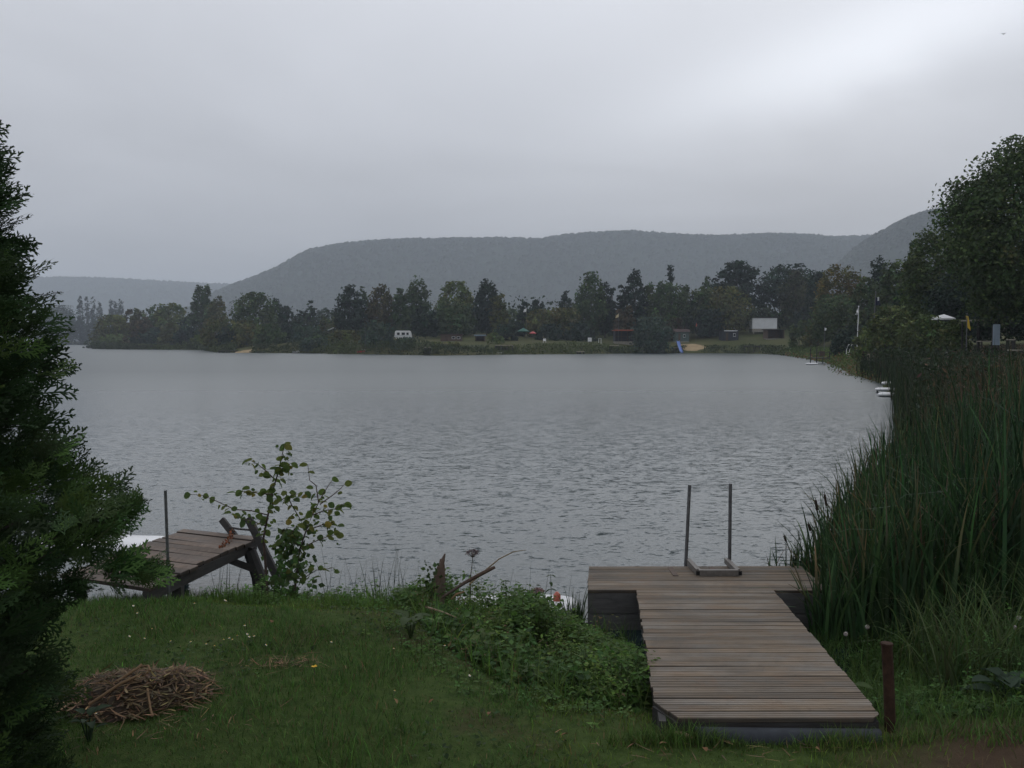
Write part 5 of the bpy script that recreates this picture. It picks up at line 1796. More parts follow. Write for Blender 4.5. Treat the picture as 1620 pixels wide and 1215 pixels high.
def mound():
    r = np.random.default_rng(41)
    n = 1050
    p = in_poly_pts(MOUND, n, r)
    z = np.maximum(gr(p), -.05)
    front = np.array(MOUND[1:7])
    df = np.full(n, 1e9)
    for a, b in zip(front[:-1], front[1:]):
        ab = b - a
        t = np.clip(((p - a) @ ab) / (ab @ ab), 0, 1)
        df = np.minimum(df, np.linalg.norm(p - a - t[:, None] * ab, axis=1))
    px = 810 + p[:, 0] / p[:, 1] * FPX
    topy = np.interp(px, [480, 600, 640, 680, 700, 790, 815, 850, 870, 930, 980, 1040], [945, 932, 925, 900, 893, 898, 918, 930, 945, 985, 1010, 1026])
    near_ = p[:, 1] < 7.15
    topy = np.where(near_, np.maximum(topy, np.interp(px, [640, 668, 680, 706, 720, 790, 815], [920, 930, 948, 948, 915, 908, 920])), topy)
    zmax = np.array([zpix(a, b) for a, b in zip(topy, p[:, 1])]) - z
    lump = 1 + .62 * vnoise(p[:, 0], p[:, 1], 5.5, 33) + .5 * (r.random(n) < .06)
    h = np.clip(.08 + df * .50, .07, .46) * r.uniform(.5, 1.15, n) * np.clip(lump, .35, 1.9)
    h = np.minimum(h, np.maximum(zmax * r.uniform(.75, 1.02, n), .06))
    ok = df > .22 * (1 + vnoise(p[:, 0], p[:, 1], 4.0, 77)) * r.random(n)
    p, z, h = p[ok], z[ok], h[ok]
    n = len(p)
    mb = MB()
    pos = np.concatenate([p, z[:, None]], axis=1)
    kind = vnoise(p[:, 0], p[:, 1], 3.2, 44) + r.normal(0, .35, n)
    A = kind < .05
    B = (kind >= .05) & (kind < .75)
    C = kind >= .75
    weed_plants(mb, pos[A], h[A], r, (.052, .098, .022), (.034, .080))
    weed_plants(mb, pos[B], h[B] * .9, r, (.080, .130, .029), (.024, .055), (16, 26))
    weed_plants(mb, pos[C], h[C] * .8, r, (.052, .100, .030), (.05, .11), (7, 13))
    # dead stems and withered leaves among the green
    dd_ = in_poly_pts(MOUND, 130, r)
    weed_plants(mb, np.concatenate([dd_, np.maximum(gr(dd_), -.03)[:, None]], axis=1), r.uniform(.08, .30, 130), r, (.10, .075, .035), (.02, .05), (3, 9), stemcol=(.14, .10, .05))
    # grass growing through the weeds
    k = 2600
    e = in_poly_pts(MOUND, k, r)
    eb = np.concatenate([e, np.maximum(gr(e), -.03)[:, None]], axis=1)
    blades(mb, eb, r.uniform(0, 6.28, k), r.uniform(.05, .6, k), r.uniform(.10, .34, k), r.uniform(.004, .008, k), r.uniform(.2, 1.6, k), 4, hue((.080, .140, .032), k, r, .3), r=r)
    # ground ivy carpets the foot of the mound
    m = 5200
    q = in_poly_pts(MOUND, m, r)
    hz = np.clip(.02 + polydist(q, MOUND) * .22, 0, .13) * r.random(m)
    qq = np.concatenate([q, (np.maximum(gr(q), -.03) + hz)[:, None]], axis=1)
    cards(mb, qq, r.uniform(.02, .05, m), r.normal(size=(m, 3)) * .6 + np.array([0, -.3, .9]), hue((.046, .092, .022), m, r, .35), .75, r)
    # long grass at the lake edge of the lawn
    k = 5200
    e = np.stack([r.uniform(-3.6, -.2, k), r.uniform(0, 1, k)], axis=1)
    ysh = np.interp(e[:, 0], [-3.3, -2.5, -1.7, -.9, -.3], [8.0, 8.25, 8.1, 8.0, 7.85])
    e[:, 1] = ysh - .05 - e[:, 1] ** 1.5 * .9
    eb = np.concatenate([e, np.maximum(gr(e), 0)[:, None]], axis=1)
    blades(mb, eb, r.uniform(0, 6.28, k), r.uniform(.05, .5, k), r.uniform(.06, .17, k) * (1 + .5 * (vnoise(e[:, 0], e[:, 1], 4, 5) > .4)), r.uniform(.004, .008, k), r.uniform(.1, .9, k), 3, hue((.080, .145, .030), k, r, .3), r=r)
    # stray herbs that creep out of the mound into the lawn
    k = 120
    fr_ = np.array([(-.82, 7.0), (-.64, 6.2), (-.40, 5.62), (-.10, 5.28), (.30, 4.98), (.66, 4.78)])
    tt = r.uniform(0, 4.99, k)
    ii = tt.astype(int)
    sp = fr_[ii] + (fr_[ii + 1] - fr_[ii]) * (tt - ii)[:, None] + np.stack([-np.abs(r.normal(0, .16, k)), -np.abs(r.normal(0, .16, k))], axis=1)
    weed_plants(mb, np.concatenate([sp, gr(sp)[:, None]], axis=1), r.uniform(.03, .13, k), r, (.056, .108, .026), (.02, .045), (6, 13))
    # low clumps of herbs along the lake edge of the lawn and round the sapling
    k = 260
    ex = np.concatenate([r.uniform(-2.3, -.7, 200), r.normal(-2.05, .18, 60)])
    ey = np.interp(ex, [-3.3, -2.5, -1.7, -.9, -.3], [8.0, 8.25, 8.1, 8.0, 7.85]) - np.abs(r.normal(.25, .35, k))
    ep = np.stack([ex, ey, np.maximum(ground(ex, ey), 0)], axis=1)
    eh = r.uniform(.07, .2, k) * np.clip(1 + .8 * vnoise(ex, ey, 5, 61), .3, 1.8)
    weed_plants(mb, ep, eh, r, (.062, .120, .028), (.03, .06), (10, 18))
    tag(mb.obj('bank_weeds', M['leaf']), 'thick mound of nettles and low weeds on the bank', 'weeds', kind='stuff')
    # sparse dark rushes standing in the water before the bank
    mb = MB()
    k = 70
    x = np.concatenate([r.normal(-1.15, .30, 44), r.normal(-2.6, .12, 10), r.normal(-.2, .5, 16)])
    y = np.interp(x, [-3.3, -2.5, -1.7, -.9, -.3, .3], [8.0, 8.2, 8.1, 8.0, 7.85, 7.45]) + r.uniform(-.15, .15, k)
    b = np.stack([x, y, np.full(k, -.02)], axis=1)
    blades(mb, b, r.choice([0.2, 2.9, .8], k) + r.normal(0, .5, k), r.uniform(.0, .35, k), r.uniform(.3, .62, k), r.uniform(.005, .008, k), r.uniform(0, .3, k), 4, hue((.022, .036, .016), k, r, .25), r=r)
    tag(mb.obj('bank_rushes', M['reed']), 'thin dark rushes at the lake edge between sapling and stump', 'rushes', kind='stuff')


def polydist(p, poly):
    P = np.array(poly)
    best = np.full(len(p), 1e9)
    for i in range(len(P)):
        a, b = P[i], P[(i + 1) % len(P)]
        ab = b - a
        t = np.clip(((p - a) @ ab) / (ab @ ab), 0, 1)
        best = np.minimum(best, np.linalg.norm(p - a - t[:, None] * ab, axis=1))
    return best


mound()


# single plants and dead wood that stand out of the weeds
def single_nettle(label, px, py_top, py_base, Y, seed):
    r = np.random.default_rng(seed)
    a, b = at(px, py_base, Y), at(px, py_top, Y)
    root = empty('nettle', a, label, 'nettle', 'tall nettles')
    h = b[2] - a[2]
    MB().tube([(0, 0, 0), (.005, 0, h * .5), (0, 0, h)], [.005, .004, .002], 6, (.05, .07, .03)).obj('stem', M['leaf'], root)
    me = leaf_mesh('leaf', 1.0, .42, (.045, .075, .028), M['leaf'], .3, seed)
    k = 0
    for t in np.linspace(.25, .98, 7):
        for s in (0, 1):
            ang = k * math.pi / 2 + s * math.pi + r.uniform(-.3, .3)
            q = quat_dir((math.cos(ang), math.sin(ang), r.uniform(-.5, .1)), (0, 0, 1))
            share(me, 'leaf', root, (0, 0, t * h), q, float((.085 - .045 * t) * r.uniform(.85, 1.15)))
        k += 1


single_nettle('tall nettle sticking up right beside the pink seed umbel', 871, 908, 1000, 7.3, 1)
single_nettle('short nettle tip between the seed umbel and the broken stump', 800, 918, 990, 7.4, 2)


def umbel(label, px, py, Y, pyb, rad, seed, col, droop=False):
    r = np.random.default_rng(seed)
    a, b = at(px - 4, pyb, Y), at(px, py, Y)
    root = empty('seed_umbel', a, label, 'seed head', 'dry seed umbels')
    h = b - a
    MB().tube([(0, 0, 0), h * .6 + np.array([-.01, 0, 0]), h], [.005, .004, .003], 6, (.07, .065, .045)).obj('stem', M['straw'], root)
    rays = MB()
    seeds = MB()
    n = 26
    for i in range(n):
        t = math.sqrt((i + .5) / n)
        ang = i * 2.4
        e = h + np.array([math.cos(ang) * rad * t, math.sin(ang) * rad * t, rad * (1.15 - .55 * t * t)])
        rays.tube([h, (h + e) / 2 + np.array([0, 0, -.1 * rad]), e], .0012, 4, (.10, .085, .07), caps=False)
        c = e + r.normal(0, .006, (9, 3))
        cards(seeds, c, .012, r.normal(size=(9, 3)), hue(col, 9, r, .3), .8, r)
    rays.obj('rays', M['straw'], root)
    seeds.obj('seeds', M['straw'], root)


umbel('dry greyish seed umbel standing tall above the weed mound', 748, 882, 7.35, 960, .052, 1, (.15, .12, .12))
umbel('pinkish brown seed umbel low before the white rowing boat', 851, 942, 7.2, 985, .05, 2, (.22, .13, .12))
umbel('small pinkish seed umbel at the edge of the rushes', 655, 950, 7.3, 985, .04, 3, (.20, .12, .10))


def stump():
    Y = 7.2
    a = at(690, 975, Y)
    root = empty('broken_stump', a, 'broken brown tree stump with a split pointed top', 'stump')
    r = np.random.default_rng(2)
    outer = [(676, 690, 955, 700), ]
    # two standing splinters grown from one base
    tall = [at(687, 975, Y), at(690, 930, Y), at(697, 897, Y), at(704, 876, Y)]
    short = [at(692, 975, Y + .03), at(697, 925, Y + .03), at(699, 893, Y + .02), at(697, 884, Y + .02)]
    mb = MB()
    mb.tube([p - a for p in tall], [.058, .046, .028, .006], 7)
    mb.tube([p - a for p in short], [.060, .042, .024, .006], 7)
    me = mb.obj('stump_wood', M['brownwood'], root)
    iv = MB()
    n = 60
    pts = np.array([at(680 + r.normal(0, 7), yy, Y - .06) for yy in r.uniform(885, 965, n)]) - a
    cards(iv, pts, r.uniform(.025, .05, n), r.normal(size=(n, 3)) + np.array([0, -1, .3]), hue((.05, .085, .028), n, r), .8, r)
    tag(iv.obj('climbing_leaves', M['leaf'], root), kind='stuff')


stump()


def stick(name, label, cat, pts, rads, mat, sides=6, col=None):
    P = [at(*p) for p in pts]
    o = P[0]
    mb = MB().tube([p - o for p in P], rads, sides, col)
    ob = mb.obj(name, mat)
    ob.location = o
    tag(ob, label, cat)


stick('split_branch', 'split brown branch slanting up out of the weeds beside the stump', 'branch', [(700, 945, 7.1), (735, 922, 7.1), (765, 906, 7.1), (783, 897, 7.12)], [.010, .014, .016, .012], M['brownwood'])
stick('dry_reed_stalk', 'thin dry straw-coloured stalk arching over the water', 'stalk', [(742, 925, 7.15), (768, 902, 7.2), (790, 884, 7.2), (812, 873, 7.2), (832, 870, 7.2)], [.006, .006, .005, .004, .002], M['straw'], 5, (.24, .17, .09))
stick('pale_twig', 'pale bare twig lying on the weeds below the stump', 'twig', [(676, 961, 6.5), (690, 965, 6.45), (705, 970, 6.4), (722, 977, 6.3)], [.008, .007, .006, .003], M['straw'], 6, (.26, .19, .13))
stick('bent_twig', 'short crooked orange-brown twig among the weeds', 'twig', [(714, 948, 6.9), (722, 940, 6.9), (735, 936, 6.92)], [.006, .008, .005], M['straw'], 6, (.22, .13, .07))
stick('wood_chip', 'split piece of pale wood on the turf before the stage corner', 'wood piece', [(1068, 1158, 4.36), (1082, 1162, 4.34), (1098, 1168, 4.30)], [.006, .013, .005], M['straw'], 5, (.27, .19, .12))
stick('curled_straw', 'single curled pale straw on the lawn', 'straw', [(310, 1016, 5.85), (322, 1008, 5.95), (336, 1005, 6.0)], [.004, .004, .002], M['straw'], 5, (.32, .33, .20))
stick('fallen_branch', 'brown fallen branch lying on the grass in front of the straw heap', 'branch', [(280, 1190, 4.15), (320, 1199, 4.10), (345, 1204, 4.08), (368, 1212, 4.03)], [.006, .007, .008, .004], M['straw'], 6, (.12, .075, .045))


# ------------------------------------------------------------------ heap of cut reeds
def heap():
    r = np.random.default_rng(51)
    cx, cy = -1.93, 4.70
    g = gz(cx, cy)
    root = empty('straw_heap', (cx, cy, g), 'flat heap of cut brown reed stalks on the lawn beside the conifer', 'heap')
    n = 24
    t = np.arange(n) / n * 2 * math.pi
    v, q = [], []
    rings = (1.0, .75, .45, .15)
    for k, s in enumerate(rings):
        rr = s * (1 + .12 * np.sin(3 * t + 1) + .06 * np.sin(7 * t))
        v.append(np.stack([np.cos(t) * rr * .36, np.sin(t) * rr * .28, .10 * (1 - s ** 2) * (1 + .2 * np.sin(2 * t)) - .015 * (k == 0)], axis=1))
    for k in range(3):
        for i in range(n):
            q.append([k * n + i, k * n + (i + 1) % n, (k + 1) * n + (i + 1) % n, (k + 1) * n + i])
    MB().add(np.concatenate(v), [np.array(q), np.array([list(range(3 * n, 4 * n))])], (.050, .036, .024)).obj('heap_core', M['straw'], root, smooth=True)
    m = 1700
    a = r.uniform(0, 6.28, m)
    s = np.sqrt(r.random(m)) * 1.12
    x, y = np.cos(a) * s * .36, np.sin(a) * s * .28
    lump = .03 * vnoise(x, y, 14, 3)
    z = .11 * np.clip(1 - s ** 2, 0, 1) + np.clip(lump, -.01, .05) + r.uniform(.0, .03, m)
    mb = MB()
    hd = r.uniform(0, 6.28, m)
    L_ = r.uniform(.03, .13, m)
    b = np.stack([x - np.cos(hd) * L_ * .5, y - np.sin(hd) * L_ * .5, z], axis=1)
    blades(mb, b, hd, r.uniform(1.32, 1.72, m), L_, r.uniform(.006, .017, m), r.normal(0, .45, m), 3, hue((.120, .080, .042), m, r, .55, .1), .4, r, face=r.uniform(0, 6.28, m))
    tag(mb.obj('straw', M['straw'], root), kind='stuff')
    for pts, rad in ((((-.10, -.08, .10), (-.01, .02, .15), (.0, .04, .16)), .007), (((-.16, -.22, .05), (-.04, -.12, .12), (.02, -.08, .14)), .007), (((.10, -.14, .10), (.16, -.26, .05), (.19, -.31, .03)), .006),
                     (((-.06, .14, .11), (.03, .05, .15), (.06, .0, .14)), .006)):
        MB().tube(pts, rad, 6, (.20, .125, .065)).obj('reed_stalk', M['straw'], root)


heap()
# flattened scatter of straw behind the heap
mbs = MB()
rs = np.random.default_rng(52)
k = 260
bx = np.concatenate([rs.normal(-1.30, .16, 120), rs.normal(-1.75, .3, 80), rs.normal(.9, .4, 60)])
by = np.concatenate([rs.normal(5.15, .06, 120), rs.normal(4.35, .12, 80), rs.normal(4.2, .1, 60)])
pb = np.stack([bx, by], axis=1)
blades(mbs, np.concatenate([pb, (gr(pb) + .015)[:, None]], axis=1), rs.uniform(0, 6.28, k), rs.uniform(1.3, 1.6, k), rs.uniform(.03, .12, k), rs.uniform(.003, .007, k), rs.normal(0, .3, k), 3, hue((.15, .095, .05), k, rs, .4), .6, rs)
tag(mbs.obj('loose_straw', M['straw']), 'loose dry straw scattered on the lawn', 'straw', kind='stuff')


# ------------------------------------------------------------------ flowers and fallen leaves
def daisies():
    me = None
    r = random.Random(14)
    mb = MB()
    n = 9
    v = [(0, 0, .002)]
    for i in range(n * 2):
        a = i * math.pi / n
        rr = 1.0 if i % 2 else .62
        v.append((math.cos(a) * rr * .0085, math.sin(a) * rr * .0085, .0 if i % 2 else .001))
    mb.add(v, [np.array([[0, i + 1, (i + 1) % (2 * n) + 1] for i in range(2 * n)])])
    petals = mb.mesh('petals', M['petal'])
    cen = MB().tube([(0, 0, .001), (0, 0, .005)], [.004, .002], 8).mesh('flower_centre', M['gold'])
    stem = MB().tube([(0, 0, -.035), (0, 0, .0)], .0008, 4).mesh('stem', M['twig'])
    spots = [(209, 985), (196, 1023), (220, 1028), (262, 1035), (294, 1038), (319, 1043), (332, 1047), (347, 1036), (356, 1033), (361, 1036), (369, 1029), (385, 1026), (388, 1031),
             (396, 1030), (381, 1010), (203, 973), (350, 955), (301, 968), (352, 958), (621, 1113), (232, 1012), (139, 1155), (742, 1066), (702, 1010), (520, 1037), (620, 1040), (415, 1046)]
    for px, py in spots:
        # stand it on the lawn
        Y = 1.86 * FPX / (py - 540)
        X = wx(px, Y)
        if 250 < px < 400 and 1020 < py < 1050:
            dl, dg = 'small white daisy in the loose drift of daisies beyond the straw heap', 'daisies in the drift beyond the straw heap'
        elif px < 240:
            dl, dg = 'small white daisy in the lawn close to the conifer', 'daisies close to the conifer'
        elif py < 1012:
            dl, dg = 'small white daisy in the lawn strip before the old jetty', 'daisies before the old jetty'
        else:
            dl, dg = 'lone white daisy in the open lawn near the weed mound', 'daisies near the weed mound'
        o = empty('daisy', (X, Y, gz(X, Y) + .042), dl, 'flower', dg)
        o.rotation_euler = (r.uniform(-.1, .7), r.uniform(-.3, .3), r.uniform(0, 6))
        for m_, nm in ((petals, 'petals'), (cen, 'flower_centre'), (stem, 'stem')):
            share(m_, nm, o)
    # one yellow bloom
    Y = 1.86 * FPX / (1083 - 540)
    X = wx(492, Y)
    o = empty('yellow_flower', (X, Y, gz(X, Y) + .045), 'single orange-yellow bloom in the lawn', 'flower')
    pm = MB()
    for k in range(14):
        a = k * 2.4
        t = .3 + .7 * k / 14
        d = np.array([math.cos(a), math.sin(a), .5])
        pm.add([(0, 0, 0), tuple(d * .016 * t + np.array([-d[1], d[0], 0]) * .006), tuple(d * .022 * t), tuple(d * .016 * t - np.array([-d[1], d[0], 0]) * .006)], [np.array([[0, 1, 2, 3]])])
    pm.obj('petals', M['gold'], o)
    MB().tube([(0, 0, -.04), (0, 0, 0)], .0015, 5).obj('stem', M['twig'], o)


daisies()


def fallen_leaves():
    r = random.Random(6)
    cols = [(.15, .075, .03), (.10, .05, .03), (.19, .12, .05)]
    ms = [leaf_mesh('fallen_leaf', .036, .7, c, M['straw'], .3, i) for i, c in enumerate(cols)]
    spots = [(775, 1140, 0, 'orange-brown fallen leaf on the turf, nearest to the weed mound'), (620, 1125, 2, 'tan fallen leaf lying beside an orange-brown one on the open lawn'),
             (685, 1122, 0, 'orange-brown fallen leaf beside the tan one on the open lawn'), (500, 1010, 1, 'dark brown fallen leaf far back on the lawn beyond the yellow bloom'),
             (1120, 1195, 0, 'orange-brown fallen leaf in the grass before the grey pipe'), (425, 1000, 0, 'orange-brown fallen leaf on the lawn beyond the drift of daisies'),
             (1048, 1190, 2, 'tan fallen leaf in the grass before the cut stage corner'), (900, 1175, 0, 'orange-brown fallen leaf low on the dry brown turf'),
             (1300, 1195, 2, 'tan fallen leaf on the turf by the far end of the pipe'), (1045, 1098, 2, 'tan fallen leaf beside the edge of the landing stage')]
    for i, (px, py, k, w) in enumerate(spots):
        h = 1.86
        Y = h * FPX / (py - 540)
        X = wx(px, Y)
        ob = bpy.data.objects.new('fallen_leaf', ms[k])
        ob.location = (X, Y, gz(X, Y) + .04)
        ob.rotation_euler = (r.uniform(-.5, .5), r.uniform(-.5, .5), r.uniform(0, 6))
        COL.objects.link(ob)
        tag(ob, w, 'leaf', 'fallen leaves on the lawn')


fallen_leaves()


def burdock(name, label, px, py, Y, n, size, seed, col=(.06, .09, .035)):
    r = random.Random(seed)
    a = at(px, py, Y)
    g = max(gz(a[0], a[1]), 0)
    root = empty(name, (a[0], a[1], g), label, 'plant', 'broad-leaved plants')
    me = leaf_mesh('leaf', 1.0, .62, col, M['leaf'], .35, seed)
    for i in range(n):
        ang = i * 2.4 + r.uniform(-.4, .4)
        tilt = r.uniform(.2, .7)
        h = r.uniform(.05, .16)
        q = quat_dir((math.cos(ang), math.sin(ang), tilt), (0, 0, 1))
        p0 = (math.cos(ang) * .03, math.sin(ang) * .03, h)
        share(me, 'leaf', root, p0, q, size * r.uniform(.7, 1.15))
    st = MB()
    for i in range(n):
        ang = i * 2.4
        st.tube([(0, 0, -.02), (math.cos(ang) * .03, math.sin(ang) * .03, .1)], .004, 5, col)
    st.obj('leaf_stalks', M['leaf'], root)


burdock('broadleaf_plant', 'broad-leaved plant at the lawn edge under the stump', 650, 1028, 5.9, 7, .13, 1)
burdock('broadleaf_plant', 'broad-leaved plant beside the straw heap, under the conifer', 140, 1160, 4.2, 7, .07, 2, (.035, .06, .03))
burdock('broadleaf_plant', 'broad bluish-leaved plant on the bank beyond the rusty post', 1585, 1115, 4.9, 9, .16, 3, (.035, .06, .035))
burdock('broadleaf_plant', 'low light-green plant touching the side of the landing stage', 1337, 1055, 5.3, 8, .12, 4, (.06, .10, .028))
burdock('broadleaf_plant', 'bushy light-green plant at the foot of the weed mound by the stage', 985, 1075, 5.25, 9, .10, 5, (.055, .095, .028))

# ------------------------------------------------------------------ reeds
REED = [(2.62, 7.0), (2.75, 7.6), (3.0, 8.6), (3.75, 10.4), (5.4, 13.8), (7.8, 18.8), (9.6, 23.4), (13.9, 33.5), (19.0, 47), (26, 47), (22, 34), (17, 23), (13, 16), (9, 10.5), (6.2, 7.0), (4.6, 6.3), (3.2, 6.4)]


def reeds():
    r = np.random.default_rng(61)
    # near stand: broad cattail leaves
    mb = MB()
    n = 6500
    near_poly = [(2.58, 7.15), (2.62, 8.0), (2.35, 8.5), (2.55, 9.0), (3.05, 8.9), (3.8, 10.6), (5.2, 13.5), (12.5, 14.5), (8.5, 9.2), (5.4, 6.9), (3.6, 6.5), (2.9, 6.6)]
    p = in_poly_pts(near_poly, n, r)
    z = np.minimum(np.maximum(gr(p), -.15), 1.0)
    edge = polydist(p, near_poly)
    pxr = 810 + p[:, 0] / p[:, 1] * FPX
    h = (np.interp(pxr, [1230, 1290, 1350, 1425, 1500, 1640], [.72, .88, 1.0, 1.30, 1.62, 1.85]) * r.uniform(.5, 1.03, n)) * np.clip(1 + .12 * vnoise(p[:, 0], p[:, 1], 3.0, 7), .8, 1.15)
    c = hue((.022, .050, .019), n, r, .4, .08)
    brown = r.random(n) < .05
    c[brown] = hue((.085, .06, .03), int(brown.sum()), r, .3)
    tip = c.copy()
    tb = r.random(n) < .14
    tip[tb] = hue((.12, .09, .05), int(tb.sum()), r, .2)
    blades(mb, np.concatenate([p, z[:, None]], axis=1), r.uniform(0, 6.28, n), np.abs(r.normal(0, .09, n)), h, r.uniform(.014, .034, n), np.abs(r.normal(.16, .34, n)) + (r.random(n) < .20) * r.uniform(.5, 2.2, n), 6, c, .8, r, tipcol=tip)
    # broad arching leaves along the open edge of the stand
    k = 650
    e = np.array([(2.75, 6.9), (2.62, 7.6), (2.7, 8.4), (3.1, 9.0), (3.9, 10.4), (5.0, 12.4)])
    tt = r.uniform(0, 4.99, k)
    ii = tt.astype(int)
    ep = e[ii] + (e[ii + 1] - e[ii]) * (tt - ii)[:, None] + np.stack([np.abs(r.normal(0, .35, k)), r.normal(0, .2, k)], axis=1)
    e2 = in_poly_pts([(2.8, 6.6), (5.2, 6.7), (6.0, 7.6), (3.2, 7.4)], 350, r)
    e3 = np.stack([r.uniform(2.32, 2.85, 130), r.uniform(6.85, 7.22, 130)], axis=1)
    ep = np.concatenate([ep, e2, e3])
    k = len(ep)
    epx = 810 + ep[:, 0] / ep[:, 1] * FPX
    eh = np.interp(epx, [1230, 1290, 1350, 1425, 1500, 1640], [.70, .85, .98, 1.25, 1.35, 1.4]) * r.uniform(.6, 1.05, k)
    ec = hue((.034, .072, .025), k, r, .4, .08)
    et = ec.copy()
    tb = r.random(k) < .25
    et[tb] = hue((.16, .12, .06), int(tb.sum()), r, .2)
    blades(mb, np.concatenate([ep, np.maximum(gr(ep), -.1)[:, None]], axis=1), r.uniform(0, 6.28, k), np.abs(r.normal(.05, .12, k)), eh * 1.12, r.uniform(.018, .036, k), np.abs(r.normal(.3, .7, k)), 8, ec, .8, r, tipcol=et)
    tag(mb.obj('reed_bed', M['reed']), 'dense dark green reed bed beside the landing stage', 'reeds', kind='stuff')
    # farther stand, thinner stems with brown plumes and willowherb
    mb = MB()
    n = 9000
    far_poly = [(4.6, 12.2), (5.9, 14.6), (7.9, 18.8), (9.7, 23.6), (14.0, 33.8), (19.5, 48.5), (23.6, 64), (36, 64), (31, 47), (26, 30), (19, 19), (12, 12)]
    p = in_poly_pts(far_poly, n, r)
    ds = sdf(p[:, 0], p[:, 1])
    ps = 810 + p[:, 0] / p[:, 1] * FPX
    z = np.minimum(np.maximum(gr(p), -.15), 1.2)
    # the stand is about as high as the eye
    ztop = 2.02 + .14 * vnoise(p[:, 0], p[:, 1], .5, 3) - .6 * sm((ps - 1395) / -25)
    h = np.clip(ztop - z, .5, 2.1) * r.uniform(.72, 1.02, n)
    h = np.where(ds < .6, h * .85, h)
    c = hue((.025, .039, .018), n, r, .3, .09)
    zone = .6 * vnoise(p[:, 0], p[:, 1], .28, 14) + 1.5 * sm((ps - 1430) / 110) - .95
    brown = r.random(n) < np.clip(.15 + .35 * zone, .03, .6)
    c[brown] = hue((.060, .043, .024), int(brown.sum()), r, .3)
    tip = c.copy()
    tb = r.random(n) < np.clip(.3 + .4 * zone, .05, .8)
    tip[tb] = hue((.075, .054, .032), int(tb.sum()), r, .25)
    w = (.012 + .0006 * p[:, 1]) * r.uniform(.7, 1.4, n)
    blades(mb, np.concatenate([p, z[:, None]], axis=1), r.uniform(0, 6.28, n), np.abs(r.normal(0, .10, n)), h, w, np.abs(r.normal(.15, .3, n)), 4, c, .7, r, tipcol=tip)
    # leaves and fluffy seed tops
    m = 52000
    i = r.choice(np.flatnonzero(ds > .5), m)
    t = r.uniform(.3, 1.0, m)
    q = np.stack([p[i, 0] + r.normal(0, .1, m), p[i, 1] + r.normal(0, .1, m), z[i] + h[i] * t], axis=1)
    cc = np.where((t > .82)[:, None] & brown[i][:, None], hue((.075, .054, .034), m, r, .3), c[i] * .95)
    cards(mb, q, (.05 + .0026 * p[i, 1]) * r.uniform(.7, 1.7, m), r.normal(size=(m, 3)) + np.array([0, -.3, .2]), cc, .35, r, np.tile(np.array([0, 0, 1.]), (m, 1)) + r.normal(size=(m, 3)) * .7)
    tag(mb.obj('tall_bank_growth', M['reed']), 'tall brownish reeds and willowherb along the side bank', 'reeds', kind='stuff')


reeds()


